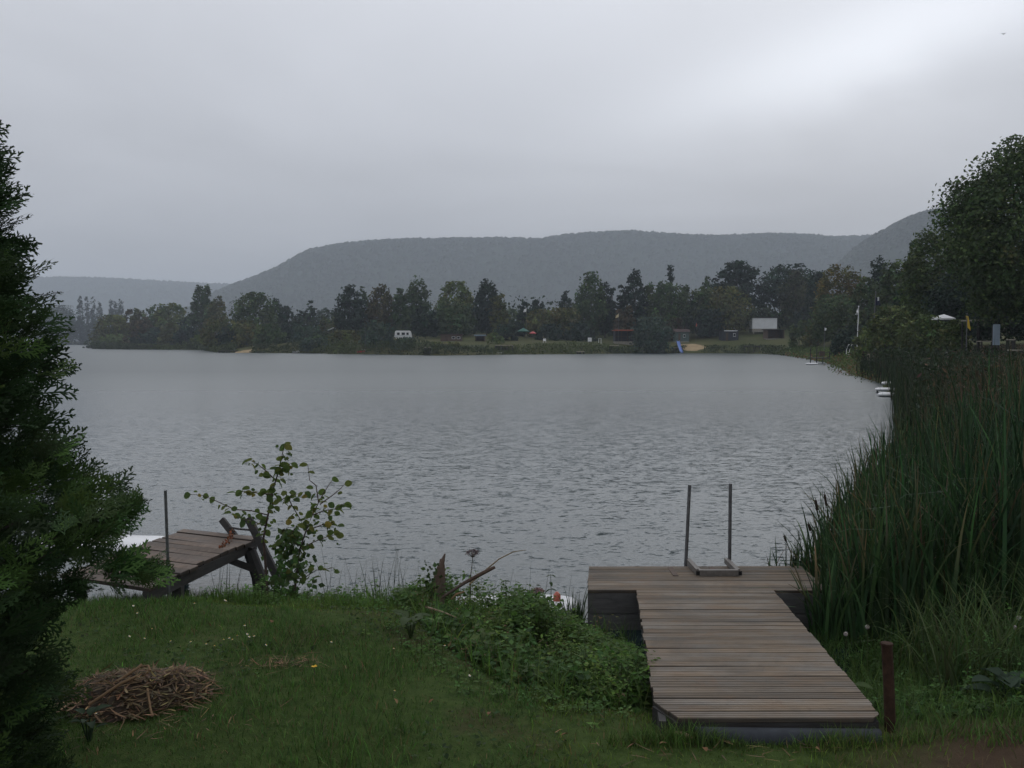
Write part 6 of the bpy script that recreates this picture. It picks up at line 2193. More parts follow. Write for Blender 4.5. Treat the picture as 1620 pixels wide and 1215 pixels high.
def bank_side():
    """mixed low growth between the stage, the post and the reed bed"""
    r = np.random.default_rng(71)
    poly = [(1.88, 4.75), (2.2, 4.5), (3.4, 4.2), (4.4, 4.3), (5.6, 6.6), (3.4, 7.0), (2.75, 7.2), (2.15, 7.0), (2.05, 6.0), (1.94, 5.2)]
    mb = MB()
    n = 620
    p = in_poly_pts(poly, n, r)
    z = np.maximum(gr(p), -.03)
    d = polydist(p, poly)
    h = np.clip(.07 + .30 * d, .07, .38) * r.uniform(.6, 1.2, n) * np.where(p[:, 0] < 2.5, .75, 1.0)
    pos = np.concatenate([p, z[:, None]], axis=1)
    weed_plants(mb, pos, h, r, (.046, .092, .024), (.022, .05))
    m = 4200
    q = in_poly_pts(poly, m, r)
    qq = np.concatenate([q, (np.maximum(gr(q), -.03) + r.uniform(0, .07, m))[:, None]], axis=1)
    cards(mb, qq, r.uniform(.02, .05, m), r.normal(size=(m, 3)) * .6 + np.array([0, -.2, .9]), hue((.042, .080, .022), m, r, .35), .75, r)
    k = 13000
    gp = in_poly_pts([(1.70, 4.38), (2.1, 4.15), (3.6, 4.1), (4.6, 4.3), (5.6, 6.6), (3.4, 7.0), (2.1, 7.0), (1.7, 5.6)], k, r)
    gp = gp[gp[:, 0] > 1.83 + .1006 * (gp[:, 1] - 4.38)]
    k = len(gp)
    g3 = np.concatenate([gp, np.maximum(gr(gp), -.02)[:, None]], axis=1)
    gd = np.clip((gp[:, 1] - 4.1) / 1.5, 0, 1)
    blades(mb, g3, r.uniform(0, 6.28, k), r.uniform(.1, .7, k), r.uniform(.05, .11, k) * (1 + 1.2 * gd), r.uniform(.004, .008, k), r.uniform(.2, 1.2, k), 3, hue((.064, .115, .028), k, r, .3), r=r)
    # arching grasses
    k = 1500
    cl = in_poly_pts([(2.5, 5.3), (4.2, 5.0), (5.3, 6.4), (3.4, 6.9), (2.6, 6.6)], 26, r)
    ids = r.integers(0, 26, k)
    b = cl[ids] + r.normal(0, .09, (k, 2))
    b3 = np.concatenate([b, np.maximum(gr(b), -.02)[:, None]], axis=1)
    blades(mb, b3, r.uniform(0, 6.28, k), r.uniform(.05, .4, k), r.uniform(.35, .95, k), r.uniform(.006, .013, k), r.uniform(.5, 2.2, k), 7, hue((.062, .098, .032), k, r, .3), .8, r)
    tag(mb.obj('bank_undergrowth', M['leaf']), 'dark mixed weeds and arching grass between stage and reeds', 'weeds', kind='stuff')
    # pale fluffy flower heads
    me_r = np.random.default_rng(3)
    for px, py, Y, nm in ((1612, 978, 5.6, 'pale round seed head near the picture edge, upper one of two'), (1605, 993, 5.5, 'pale round seed head near the picture edge, lower one of two'),
                          (1372, 992, 6.2, 'whitish seed head among the weeds above the rusty post'), (1338, 1003, 6.2, 'whitish fluffy seed heads close to the stage side')):
        a = at(px, py, Y)
        f = MB()
        nn = 60
        dd = nrm(me_r.normal(size=(nn, 3)))
        cards(f, dd * .014, .012, dd, hue((.36, .33, .30), nn, me_r, .15), .7, me_r)
        f.tube([(0, 0, -.25), (.005, 0, 0)], .002, 4, (.06, .07, .03))
        o = f.obj('fluffy_flower', M['straw'])
        o.location = a
        tag(o, nm, 'seed head')


bank_side()


def cattails():
    r = np.random.default_rng(81)
    spots = [(1290, 787, 8.5), (1304, 778, 8.4), (1262, 838, 8.6), (1278, 826, 8.7), (1322, 735, 8.8), (1340, 757, 8.5), (1240, 845, 8.7), (1365, 748, 8.9), (1330, 795, 8.0), (1395, 745, 9.2), (1420, 682, 10.8), (1443, 668, 11.2),
             (1318, 850, 7.6), (1350, 815, 7.9)]
    CT = ['brown-headed cattail whose tip is level with the ladder pole tops, outer one of the pair', 'brown-headed cattail, inner one of the pair level with the ladder pole tops',
          'short cattail without seed head behind the stage end', 'short brown-headed cattail standing close behind the stage end', 'tall cattail without seed head sticking out above the low reed edge',
          'leafy cattail just inside the tall bare one', 'brown-headed cattail nearest to the bathing ladder', 'leafy cattail where the reed edge starts to climb',
          'half-height cattail in front of the brown-headed pair', 'leafy cattail halfway up the climbing reed edge', 'tallest brown-headed cattail at the water corner of the reed bed',
          'tallest cattail without seed head at the water corner of the reed bed', 'low cattail at the stage corner before the other cattails', 'low leafy cattail standing inside the reed bed edge']
    for i, (px, py, Y) in enumerate(spots):
        tp = at(px, py, Y)
        bx = tp[0] + .10 + r.uniform(-.03, .06)
        root = empty('cattail', (bx, Y, -.02), CT[i], 'cattail', 'cattails along the reed edge')
        h = tp[2] + .02
        dx = tp[0] - bx
        head = i in (0, 1, 3, 6, 10)
        MB().tube([(0, 0, 0), (dx * .3, 0, h * .5), (dx, 0, h)], [.006, .005, .003], 6, (.04, .06, .022)).obj('stem', M['reed'], root)
        if head:
            MB().tube([(dx * .83, 0, h * .86), (dx * .84, 0, h * .865), (dx * .97, 0, h * .97), (dx * .98, 0, h * .975)], [.004, .011, .011, .004], 9, (.035, .024, .016)).obj('seed_head', M['straw'], root)
        for k in range(5):
            lb = MB()
            blades(lb, np.array([[r.normal(0, .015), r.normal(0, .015), 0]]), np.array([math.pi + r.normal(0, .8)]), np.array([abs(r.normal(.03, .06))]), np.array([h * r.uniform(.75, 1.05)]), np.array([.016]),
                   np.array([abs(r.normal(.1, .25))]), 7, hue((.030, .054, .02), 1, r, .2), .7, r)
            lb.obj('leaf', M['reed'], root)
    # tufts
    def tuft(label, px, py, Y, n, L, w, col, spread, leanm, seed, nm='sedge_tuft'):
        rr = np.random.default_rng(seed)
        a = at(px, py, Y)
        a[2] = max(gz(a[0], a[1]), -.02)
        root = empty(nm, a, label, 'sedge')
        for k in range(n):
            lb = MB()
            blades(lb, np.array([[rr.normal(0, spread), rr.normal(0, spread), 0]]), np.array([rr.uniform(0, 6.28)]), np.array([abs(rr.normal(leanm, .12))]), np.array([L * rr.uniform(.7, 1.15)]), np.array([w]),
                   np.array([abs(rr.normal(.2, .3))]), 6, hue(col, 1, rr, .2), .8, rr)
            lb.obj('leaf', M['reed'], root)
    tuft('bright green sedge tuft beside the skirt of the landing stage', 910, 985, 7.3, 44, .34, .012, (.035, .062, .022), .05, .15, 1)
    tuft('arching pale grass tuft beyond the rusty post', 1500, 1060, 5.4, 34, .62, .012, (.06, .085, .032), .05, .35, 2)
    tuft('green grass tuft under the reeds by the rusty post', 1470, 985, 6.2, 30, .6, .011, (.05, .075, .026), .05, .25, 3)
    tuft('small sedge growing out under the stage walkway', 990, 1000, 6.95, 8, .22, .012, (.06, .09, .04), .02, .2, 4)


cattails()


# ------------------------------------------------------------------ things on the far bank
def base_at(px, Y):
    X = wx(px, Y)
    return X, max(gz(X, Y), 0.0)


def s_at(Y):
    return Y / FPX               # metres per photo pixel


def hut(name, label, cat, px0, px1, ytop, ybase, Y, depth, wall, roof, roofkind='flat', front='open', group=None, ov=.25, fascia=None, posts=3, rail=False, wins=()):
    s = s_at(Y)
    w = (px1 - px0) * s
    zt, zb = zpix(ytop, Y), zpix(ybase, Y)
    X = wx((px0 + px1) / 2, Y)
    g = gz(X, Y)
    zb = min(zb, max(g + .05, zb))
    root = empty(name, (X, Y, zb), label, cat, group)
    h = zt - zb
    f = MB()
    f.box((0, depth / 2, -.35), (w, depth, .7))
    f.obj('foundation', M['concrete'] if front != 'jetty' else wall, root)
    t = .1
    # walls: back and sides, front according to kind
    MB().box((0, depth - t / 2, h / 2), (w, t, h)).obj('back_wall', wall, root)
    for sx in (-1, 1):
        MB().box((sx * (w / 2 - t / 2), depth / 2 - t / 2 + .001, h / 2), (t, depth - t, h)).obj('side_wall', wall, root)
    if front == 'open':
        for k in range(posts):
            MB().box((-w / 2 + .12 + (w - .24) * k / max(1, posts - 1), .06, h / 2), (.1, .1, h - .002)).obj('post', M['brownwood'], root)
        if rail:
            MB().box((0, .04, .45 * h), (w - .2, .05, .09)).obj('railing', M['brownwood'], root)
        MB().box((w * .1, depth * .6, .38), (w * .5, .6, .05)).obj('table', M['brownwood'], root)
    elif front == 'wall':
        MB().box((0, t / 2, h / 2 - .002), (w - 2 * t - .002, t, h)).obj('front_wall', wall, root)
        MB().box((-w * .22, -.02, h * .42), (w * .16, .04, h * .8)).obj('door', M['brownwood'], root)
        for wxx in wins:
            fr = MB().box((w * wxx, -.015, h * .58), (w * .16, .05, h * .34)).obj('window', M['white'], root)
            MB().box((w * wxx, -.045, h * .58), (w * .13, .015, h * .27)).obj('pane', M['glass'], fr)
    if roofkind == 'flat':
        MB().box((0, depth / 2, h + .07), (w + 2 * ov, depth + 2 * ov, .14)).obj('roof', roof, root)
        if fascia:
            MB().box((0, -ov - .02, h + .06), (w + 2 * ov, .035, .26)).obj('fascia', fascia, root)
    else:
        rh = w * .22
        v = [(-w / 2 - ov, -ov, h), (w / 2 + ov, -ov, h), (w / 2 + ov, depth + ov, h), (-w / 2 - ov, depth + ov, h), (-w / 2 - ov, depth / 2, h + rh), (w / 2 + ov, depth / 2, h + rh)]
        MB().add(v, [np.array([[0, 1, 5, 4], [2, 3, 4, 5], [3, 2, 1, 0]]), np.array([[1, 2, 5], [3, 0, 4]])]).obj('roof', roof, root)
    return root


def caravan(label, px0, px1, ytop, ybase, Y, group=None):
    s = s_at(Y)
    L = (px1 - px0) * s
    zt, zb = zpix(ytop, Y), zpix(ybase, Y)
    X = wx((px0 + px1) / 2, Y)
    root = empty('caravan', (X, Y, zb), label, 'caravan', group)
    H = zt - zb
    D = 2.0
    prof = [(-.5, .20), (-.44, .12), (.42, .12), (.5, .24), (.49, .62), (.44, .93), (.38, 1.0), (-.38, 1.0), (-.46, .92)]
    n = len(prof)
    v = [(x * L, 0, z * H) for x, z in prof] + [(x * L, D, z * H) for x, z in prof]
    MB().add(v, [np.array([[k, k + n, (k + 1) % n + n, (k + 1) % n] for k in range(n)]), np.array([list(range(n))]), np.array([list(range(n, 2 * n))[::-1]])]).obj('body', M['white'], root)
    for xc, ww in ((-.26, .16), (.04, .20), (.30, .14)):
        f = MB().box((xc * L, -.012, .64 * H), (ww * L, .03, .28 * H)).obj('window', M['rubber'], root)
        MB().box((xc * L, -.032, .64 * H), (ww * L * .88, .012, .23 * H)).obj('pane', M['glass'], f)
    MB().box((0, -.01, .40 * H), (.94 * L, .02, .05 * H)).obj('stripe', M['greyblue'], root)
    for sy in (.15, D - .15):
        w = MB().tube([(0, sy - .08, .14 * H), (0, sy + .08, .14 * H)], .14 * H, 14).obj('wheel', M['rubber'], root)
        MB().tube([(0, sy - .085, .14 * H), (0, sy + .085, .14 * H)], .07 * H, 10).obj('rim', M['offwhite'], w)
    MB().beam((.5 * L, D / 2, .15 * H), (.62 * L, D / 2, .15 * H), .08, .08).obj('drawbar', M['steel'], root)
    return root


def jetty(label, px0, px1, ytop, Y, depth=3.0, deck='palewood', group='small jetties of the far shore', posts=3, ladder=False):
    s = s_at(Y)
    w = (px1 - px0) * s
    zt = zpix(ytop, Y)
    X = wx((px0 + px1) / 2, Y)
    root = empty('jetty', (X, Y, 0), label, 'jetty', group)
    nb = max(5, int(depth / .4))
    for k in range(nb):
        MB().box((0, depth * (k + .5) / nb, zt - .05), (w, depth / nb - .03, .09)).obj('plank', M[deck], root)
    for sx in (-1, 1):
        MB().box((sx * (w / 2 - .08), depth / 2, zt - .18), (.10, depth, .16)).obj('side_beam', M['darkwood'], root)
    for k in range(posts):
        for yy in (.15, depth - .3):
            x = -w / 2 + .12 + (w - .24) * k / max(1, posts - 1)
            MB().tube([(x, yy, -1.2), (x, yy, zt - .1)], .08, 7).obj('pile', M['darkwood'], root)
    return root


def flagpole(label, px, ytop, ybase, Y, r, mat, flag=None, fmat=None, group=None, pxtop=None, fcat='flag', flabel=None, fname='flag'):
    """flag: list of pixel corners (px, py) from hoist top to hoist bottom"""
    X = wx(px, Y)
    zb = gz(X, Y)
    zt = zpix(ytop, Y)
    xt = wx(pxtop if pxtop is not None else px, Y) - X
    root = empty('flagpole', (X, Y, zb), label, 'flagpole', group)
    MB().tube([(0, 0, -.2), (0, 0, .1), (xt, 0, zt - zb)], [r, r, r * .6], 8).obj('pole', mat, root)
    MB().tube([(xt, 0, zt - zb), (xt, 0, zt - zb + r * 1.5), (xt, 0, zt - zb + r * 3)], [r * .5, r * 1.5, r * .3], 8).obj('finial', mat, root)
    if flag:
        P = [at(a, b, Y) for a, b in flag]
        o = P[0]
        nu, nv = 8, 5
        v = []
        for j in range(nv + 1):
            for i in range(nu + 1):
                a, c = i / nu, j / nv
                q = (P[0] * (1 - a) + P[1] * a) * (1 - c) + (P[3] * (1 - a) + P[2] * a) * c
                q = q - o + np.array([0, .06 * math.sin(a * 7 + c * 2) * (1 + a), 0])
                v.append(q)
        idx = np.arange((nu + 1) * (nv + 1)).reshape(nv + 1, nu + 1)
        qd = np.stack([idx[:-1, :-1], idx[:-1, 1:], idx[1:, 1:], idx[1:, :-1]], axis=-1).reshape(-1, 4)
        mb = MB().add(v, [qd])
        ob = mb.obj(fname, fmat)
        ob.location = o
        md = ob.modifiers.new('thickness', 'SOLIDIFY')
        md.thickness = .004
        tag(ob, flabel, fcat)
    return root


# --- huts, caravans and sheds
caravan('white caravan with dark windows half hidden by dark trees', 624, 650, 523, 537, 184)
caravan('grey-white caravan behind the dark blue shed', 1158, 1176, 511.5, 522, 205)
hut('hut', 'low brown flat-roofed hut among the bushes', 'hut', 697, 730, 529.5, 541, 176, 3.2, M['brownwood'], M['brownroof'], 'flat', 'wall', wins=(.12, .36))
hut('hut', 'small dark hut with a pale grey roof edge above the sloping bank', 'hut', 752, 767, 531, 543, 178, 3, M['brownwood'], M['darkroof'], 'flat', 'open', fascia=M['greyblue'])
hut('hut', 'open dark hut with a flat roof edged in orange-red', 'hut', 973, 1003, 523, 540, 184, 3.5, M['darkwall'], M['redroof'], 'flat', 'open', fascia=M['redroof'], posts=4, rail=True)
hut('hut', 'grey-green hut with a brown pitched roof behind the blue slide', 'hut', 1069, 1090, 525, 540, 190, 3.4, M['greenwall'], M['brownroof'], 'pitched', 'wall', wins=(.14,))
hut('shed', 'dark blue boarded shed with a white strip under its roof', 'shed', 1143, 1168, 523.5, 539, 188, 3.5, M['darkwall'], M['darkroof'], 'flat', 'wall', wins=(.25,))
sh = [o for o in COL.objects if o.name.startswith('shed')][0]
MB().box((0, -.29, (zpix(523.5, 188) - zpix(539, 188)) + .02), (21 * s_at(188), .03, .16)).obj('gutter', M['white'], sh)
hut('cabin', 'wide pale wall of a flat-roofed cabin under the weeping birch', 'cabin', 1190, 1229, 503, 520, 197, 3, M['offwhite'], M['darkroof'], 'flat', 'blank', ov=.12)
cb = [o for o in COL.objects if o.name.startswith('cabin')][0]
_s, _h = s_at(197), zpix(503, 197) - zpix(520, 197)
for k in range(4):
    MB().box((-19.5 * _s + 39 * _s * (k + .5) / 4, .05, _h / 2), (39 * _s / 4 - .03, .08, _h - .01)).obj('front_panel', M['offwhite'], cb)
for k in (-1, 1):
    MB().box((k * 17 * _s, .3, -.4), (.25, .25, 1.4)).obj('footing', M['concrete'], cb)
hut('shed', 'long brown open shed with a dark flat roof below the pale cabin', 'shed', 1214, 1241, 522, 535.5, 185, 3.2, M['brownwood'], M['darkroof'], 'flat', 'open', posts=3)

# --- jetties
jetty('grey jetty on thin posts with a white boat beneath', 783, 812, 546, 163, 3.2, 'palewood', posts=4)
jetty('pale table-like jetty below the red-roofed hut', 964, 979, 546.5, 174.5, 2.4, 'palewood')
jetty('low brown jetty beside the blue slide', 1064, 1074, 550, 179, 2.6, 'palewood')
jetty('dark jetty on piles in front of the pale cabin', 1183, 1203, 547, 172, 3.2, 'darkwood')
jetty('dark low jetty under the bushes of the wooded point', 220, 238, 546.5, 259, 3, 'darkwood')
jetty('long dark low jetty beside the sand spit', 345, 371, 554.5, 186, 2.5, 'darkwood')
jetty('small grey jetty below the dark round tree and white caravan', 671, 680, 549, 152, 2.5, 'palewood')
jetty('low jetty in the reeds by the white notice box', 913, 925, 556, 166, 2, 'palewood')

# --- boats at the far shore
rowboat('rowing_boat', 'white rowing boat lying at the foot of the dark bushes', wx(468, 181), 181, R(0), 11 * s_at(181), .9, .42, M['white'])
rowboat('rowing_boat', 'white boat below the planks of the grey jetty', wx(792, 161.5), 161.5, R(4), 10 * s_at(161.5), .8, .36, M['white'])
rowboat('rowing_boat', 'tiny white boat beside the jetty under the pale cabin', wx(1207, 172), 171, R(20), 8 * s_at(171), .8, .36, M['white'])
rowboat('rowing_boat', 'small white dinghy with a dark hull shadow near the yellow-green bush', wx(335, 250), 249, R(15), 1.6, .9, .5, M['white'])
sb = rowboat('sailing_boat', 'red sailing boat with a bare mast moored by the round willow', wx(573.5, 168), 168, R(0), 16 * s_at(168), 1.0, .62, M['red'], 'sailing boat', draft=.08)
mx = wx(578, 168) - wx(573.5, 168)
MB().tube([(mx, 0, .2), (mx - .05, 0, zpix(512, 168))], [.045, .03], 7).obj('mast', M['steel'], sb)
MB().tube([(mx, .03, .9), (mx - .9, .03, .95)], .03, 6).obj('boom', M['white'], sb)
MB().box((mx + .2, 0, .62), (.5, .5, .16)).obj('deck_cover', M['white'], sb)

# --- flags
PG = 'flagpoles round the lake'
flagpole('thin flagpole with a yellow flag beside the red-roofed hut', 978, 496, 541, 181, .035, M['steel'], [(979, 496), (974.5, 500), (973.5, 503.5), (979, 501.5)], M['cream'], PG, fcat='flag', flabel='small yellow flag flying over the red-roofed hut')
flagpole('thin pole carrying a white flag before the small spruce', 833, 488, 532, 186, .03, M['steel'], [(833, 488), (829, 489.5), (828, 494), (832.5, 493)], M['white'], PG, flabel='small white flag in front of the layered spruce')
flagpole('pole with a white-and-orange windsock by the grey-green hut', 1101, 510, 531, 186, .03, M['steel'], [(1101.5, 511), (1103, 513), (1102.5, 517), (1100.5, 516)], M['orange'], PG, flabel='small orange cloth drooping on the pole by the grey-green hut')
flagpole('pole with a drooping white cloth beside the round willow', 1052, 514, 530, 182, .03, M['steel'], [(1052, 515), (1050, 517), (1049.5, 524), (1052, 522)], M['white'], PG, flabel='white cloth drooping on a pole beside the round willow')
flagpole('tall grey flagpole rising from the reeds of the side bank', 1380, 464, 560, 76, .055, M['steel'], [(1384.6, 470), (1392, 473), (1394, 483), (1384.3, 483)], M['navy'], PG, pxtop=1384, flabel='dark blue flag hanging folded on the tall grey flagpole')
fw = MB().box((0, 0, 0), (.12, .03, .3)).obj('flag', M['white'])
fw.location = at(1389.5, 473, 75.9)
tag(fw, 'white scrap of bunting on the tall grey flagpole', 'flag')
flagpole('white-painted pole with a small pennant near the ladder rails', 1355.5, 486, 555, 88, .05, M['white'], [(1357.5, 487), (1357, 498), (1353, 498), (1355.5, 492)], M['white'], PG, pxtop=1357.5, flabel='small white pennant near the top of the white-painted pole')
flagpole('short thin pole with a round white flag by the bank jetty', 1304, 519, 556, 118, .035, M['steel'], [(1304.5, 518), (1308.5, 520), (1307, 523), (1304.5, 523)], M['white'], PG, flabel='round-looking white flag on the short thin pole')
flagpole('pole draped with a long yellow flag under the great maple', 1529, 498, 535, 44, .03, M['steel'], [(1528.5, 499), (1531, 501), (1536.5, 523), (1532, 519)], M['yellow'], PG, flabel='long yellow flag drooping under the great maple')


# --- furniture and odds and ends
def parasol(label, px, ytop, ybase, Y, w, mat, name='parasol'):
    X = wx(px, Y)
    zb = gz(X, Y)
    zt = zpix(ytop, Y)
    root = empty(name, (X, Y, zb), label, 'parasol')
    n = 10
    rim = [(math.cos(2 * math.pi * k / n) * w / 2, math.sin(2 * math.pi * k / n) * w / 2, zt - zb - w * .28) for k in range(n)]
    v = rim + [(x * .97, y * .97, z - .12) for x, y, z in rim] + [(0, 0, zt - zb)]
    f3 = [[k, (k + 1) % n, 2 * n] for k in range(n)]
    f4 = [[n + k, n + (k + 1) % n, (k + 1) % n, k] for k in range(n)]
    MB().add(v, [np.array(f3), np.array(f4)]).obj('canopy', mat, root)
    MB().tube([(0, 0, -.1), (0, 0, zt - zb)], .025, 6).obj('pole', M['steel'], root)


parasol('red parasol open above the reeds of the far shore', 843, 524, 536, 178, 1.35, M['red'])
parasol('dark green garden parasol beside the red parasol', 828, 518.5, 533, 184, 2.4, M['green_cloth'])


def chair(label, px, ytop, ybase, Y, w):
    X = wx(px, Y)
    zb = gz(X, Y)
    root = empty('garden_chair', (X, Y, zb), label, 'chair')
    h = max(.8, zpix(ytop, Y) - zb)
    MB().box((0, w * .35, h * .72), (w, .05, h * .52)).obj('backrest', M['white'], root)
    MB().box((0, 0, h * .45), (w, w * .8, .05)).obj('seat', M['white'], root)
    for sx in (-1, 1):
        for sy in (-1, 1):
            MB().box((sx * w * .44, sy * w * .33, h * .22), (.05, .05, h * .44)).obj('leg', M['white'], root)


chair('pale plastic garden chair on the far bank near the red parasol', 861.5, 535.5, 542, 173, .55)


def table(name, label, px, ytop, Y, w, d, mat, cat='table'):
    X = wx(px, Y)
    zb = gz(X, Y)
    root = empty(name, (X, Y, zb), label, cat)
    h = max(.45, zpix(ytop, Y) - zb)
    MB().box((0, 0, h), (w, d, .05)).obj('top', mat, root)
    for sx in (-1, 1):
        for sy in (-1, 1):
            MB().box((sx * w * .42, sy * d * .38, h / 2 - .02), (.06, .06, h)).obj('leg', M['darkwood'] if cat == 'bench' else mat, root)


table('garden_table', 'small white table on the meadow near the red-roofed hut', 949, 535.5, 180, .55, .5, M['white'])
table('garden_table', 'small table on a post at the reed edge of the side bank', 1379, 560.5, 62, .45, .4, M['palewood'])
table('garden_bench', 'pale bench beside the grey-blue board under the great maple', 1561, 540, 43, .75, .4, M['concrete'], 'bench')
table('garden_bench', 'white bench seat in the deep shade near the picture edge', 1599, 537.5, 40, .30, .2, M['concrete'], 'bench')
table('garden_bench', 'longer white bench low in the grass near the picture edge', 1606, 554, 36, .5, .2, M['concrete'], 'bench')

X, Y = wx(933, 178), 178
nb = empty('notice_box', (X, Y, gz(X, Y)), 'white box on a short post standing on the meadow', 'box')
hz_ = max(.6, zpix(544, Y) - gz(X, Y) + .3)
MB().box((0, 0, hz_ + .35), (.72, .4, .75)).obj('case', M['white'], nb)
MB().box((0, -.205, hz_ + .42), (.34, .02, .26)).obj('label_plate', M['offwhite'], nb)
MB().box((0, 0, hz_ / 2), (.12, .12, hz_)).obj('post', M['darkwood'], nb)


def slide():
    Y = 180
    X = wx(1077.5, Y)
    g = max(gz(X, Y + 4), .3)
    root = empty('water_slide', (X, Y, 0), 'narrow bright blue slide running down into the lake', 'slide')
    top = zpix(540, Y + 3)
    n = 9
    pts = [(0, 3.4 - 4.2 * t, .05 + (top - .05) * (1 - t) ** 1.3) for t in np.linspace(0, 1, n)]
    w = .62
    mb = MB()
    v = []
    for x, y, z in pts:
        v += [(-w / 2, y, z + .22), (-w / 2 + .04, y, z), (w / 2 - .04, y, z), (w / 2, y, z + .22)]
    q = [[4 * i + k, 4 * i + k + 1, 4 * i + 5 + k, 4 * i + 4 + k] for i in range(n - 1) for k in range(3)]
    o = mb.add(v, [np.array(q)]).obj('chute', M['blue'], root)
    md = o.modifiers.new('thickness', 'SOLIDIFY')
    md.thickness = .04
    for sx in (-1, 1):
        MB().tube([(sx * .3, 3.5, 0), (sx * .3, 3.5, top + .5)], .04, 6).obj('support', M['darkwood'], root)
    for k in range(4):
        MB().box((0, 3.56, .4 + k * (top / 4.5)), (.56, .05, .06)).obj('rung', M['darkwood'], root)


slide()

X, Y = wx(523.5, 192), 192
zb = gz(X, Y)
zc = zpix(520.5, Y)
tp = empty('tilted_panel', (X, Y, zb), 'white tilted panel on posts above the dark bushes', 'panel')
MB().box((0, 0, zc - zb), (9.5 * s_at(192), 1.3, .10), Quaternion((0, 1, 0), R(-24))).obj('sheet', M['white'], tp)
for sx, dz in ((-.4, -.2), (.4, .15)):
    MB().tube([(sx, 0, -.2), (sx, 0, zc - zb + dz)], .04, 6).obj('post', M['steel'], tp)


def grey_board():
    Y = 42
    X = wx(1576, Y)
    g = gz(X, Y)
    root = empty('upright_board', (X, Y, g), 'grey-blue upright board in the shade under the great maple', 'board')
    zt, zb = zpix(513, Y), zpix(546, Y)
    MB().box((0, 0, (zt + zb) / 2 - g), (10.5 * s_at(Y), .06, zt - zb)).obj('panel', M['greyblue'], root)
    for sx in (-1, 1):
        MB().box((sx * .13, .06, (zt - g) / 2 - .1), (.05, .05, zt - g)).obj('post', M['darkwood'], root)


grey_board()


def shelter():
    Y = 47
    X = wx(1557, Y)
    g = gz(X, Y)
    root = empty('garden_shelter', (X, Y, g), 'thin flat grey roof on posts beside the grey-blue board', 'shelter')
    zt = zpix(506.5, Y) - g
    w = 30 * s_at(Y)
    MB().box((0, .6, zt), (w, 1.8, .07)).obj('roof', M['concrete'], root)
    for sx in (-1, 1):
        for yy in (-.2, 1.4):
            MB().box((sx * w * .46, yy, zt / 2 - .04), (.06, .06, zt)).obj('post', M['darkwood'], root)


shelter()


def tent_roof():
    Y = 62
    X = wx(1497, Y)
    g = gz(X, Y)
    root = empty('white_tent', (X, Y, g), 'white pavilion tent, only its roof edge showing over the bushes', 'tent')
    zt = zpix(496.5, Y) - g
    w = 28 * s_at(Y)
    v = [(-w / 2, 0, zt - .28), (w / 2, 0, zt - .28), (w / 2, 1.6, zt - .28), (-w / 2, 1.6, zt - .28), (w * .15, .8, zt),
         (-w / 2, 0, zt - .38), (w / 2, 0, zt - .38), (w / 2, 1.6, zt - .38), (-w / 2, 1.6, zt - .38)]
    MB().add(v, [np.array([[0, 1, 4], [1, 2, 4], [2, 3, 4], [3, 0, 4]]), np.array([[5, 6, 1, 0], [6, 7, 2, 1], [7, 8, 3, 2], [8, 5, 0, 3]])]).obj('roof_cloth', M['white'], root)
    for sx in (-1, 1):
        for yy in (0.02, 1.58):
            MB().tube([(sx * w * .49, yy, 0), (sx * w * .49, yy, zt - .3)], .02, 6).obj('pole', M['steel'], root)


tent_roof()


# --- the bank with moored boards
def bank_jetty():
    Y = 95
    X = wx(1302, Y)
    root = empty('jetty', (X, Y, 0), 'dark jetty with rails where a white board is moored', 'jetty', 'small jetties of the far shore')
    s = s_at(Y)
    zt = zpix(566.5, Y)
    zt = max(zt, .45)
    for k in range(6):
        MB().box((0, -.2 + k * .42, zt), (24 * s, .39, .08)).obj('plank', M['darkwood'], root)
    for sx in (-1, 1):
        for yy in (-.1, 1.9):
            MB().tube([(sx * 10 * s, yy, -.8), (sx * 10 * s, yy, zt + (1.0 if sx < 0 else .7))], .05, 6).obj('post', M['darkwood'], root)
    MB().box((0, -.1, zt + .55), (20 * s, .05, .07)).obj('rail', M['darkwood'], root)
    MB().box((3 * s, .9, zt + .45), (.5, .45, .5)).obj('crate', M['brownwood'], root)


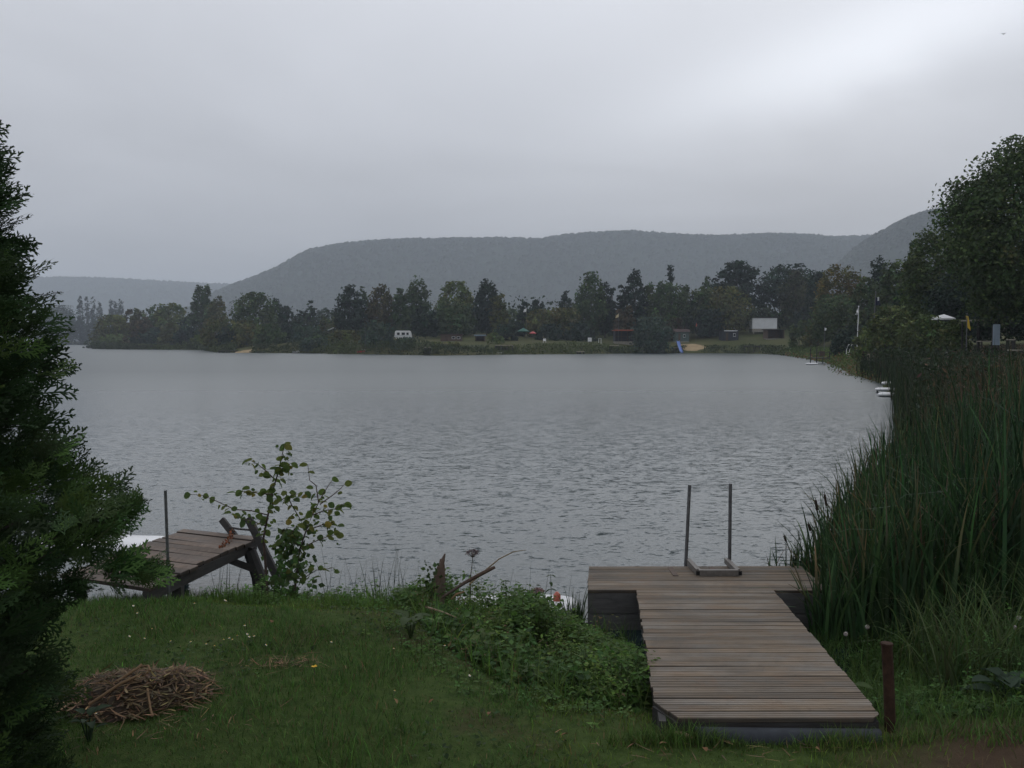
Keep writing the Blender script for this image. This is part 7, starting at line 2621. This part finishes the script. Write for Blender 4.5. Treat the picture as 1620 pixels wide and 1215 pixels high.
bank_jetty()
MBG = 'white boards moored along the side bank'
surf_board('white board moored at the dark railed jetty', wx(1285, 91), 91, R(4), 20 * s_at(91), .75, .2, None, MBG, .08)
surf_board('farthest white board of the three beside the reeds', wx(1409, 48.5), 48.5, R(6), 25 * s_at(48.5), .7, .2, None, MBG, .10)
surf_board('middle white board beside the reeds, its nose raised', wx(1403, 41.5), 41.5, R(-9), 34 * s_at(41.5), .6, .16, None, MBG, .14)
surf_board('nearest white board of the three beside the reeds', wx(1406, 38.6), 38.6, R(8), 31 * s_at(38.6), .62, .18, None, MBG, .08)


def ladder_rails():
    Y = 92
    X = wx(1344, Y)
    g = gz(X, Y)
    root = empty('bank_ladder', (X, Y, g), 'pair of white curved ladder rails on the side bank', 'ladder')
    for px in (1341, 1346):
        a, b = at(px - 2, 554, Y), at(px + 1.5, 545, Y)
        o = np.array([X, Y, g])
        MB().tube([a - o - (0, 0, .4), a - o, b - o, b - o + np.array([.12, .1, -.02])], .03, 6).obj('rail', M['white'], root)
    for k in range(3):
        MB().tube([np.array([wx(1340, Y) - X + .05 * k, 0, .25 + .22 * k]), np.array([wx(1345, Y) - X + .05 * k, 0, .25 + .22 * k])], .02, 5).obj('rung', M['white'], root)


ladder_rails()


def bank_rail():
    Y = 70
    X = wx(1372, Y)
    g = gz(X, Y)
    root = empty('bank_railing', (X, Y, g), 'dark wooden railing by the water below the tall flagpole', 'railing')
    zt = zpix(557, Y) - g
    zt = max(zt, .7)
    for px in (1366, 1374, 1383):
        MB().box((wx(px, Y) - X, 0, zt / 2), (.08, .08, zt + .2)).obj('post', M['brownwood'], root)
    for z in (zt, zt * .55):
        MB().box((wx(1374.5, Y) - X, -.06, z), (18 * s_at(Y), .04, .10)).obj('rail', M['darkwood'], root)


bank_rail()


# ------------------------------------------------------------------ bird
def bird():
    a = at(1588, 54, 140)
    root = empty('bird', a, 'tiny dark bird flying high under the bright cloud', 'bird')
    mb = MB()
    mb.tube([(-.22, 0, 0), (-.1, 0, .02), (.08, 0, .03), (.2, 0, .05), (.27, 0, .03)], [.01, .05, .06, .035, .005], 8)
    mb.obj('body', M['bird'], root, smooth=True)
    for s in (-1, 1):
        v = [(-.08, s * .03, .03), (.1, s * .03, .04), (.02, s * .32, .16), (-.06, s * .30, .15), (-.16, s * .62, .10)]
        w = MB().add(v, [np.array([[0, 1, 2, 3]]), np.array([[3, 2, 4]])]).obj('wing', M['bird'], root)
        md = w.modifiers.new('thickness', 'SOLIDIFY')
        md.thickness = .012
    root.rotation_euler = (R(12), R(-20), R(20))


bird()
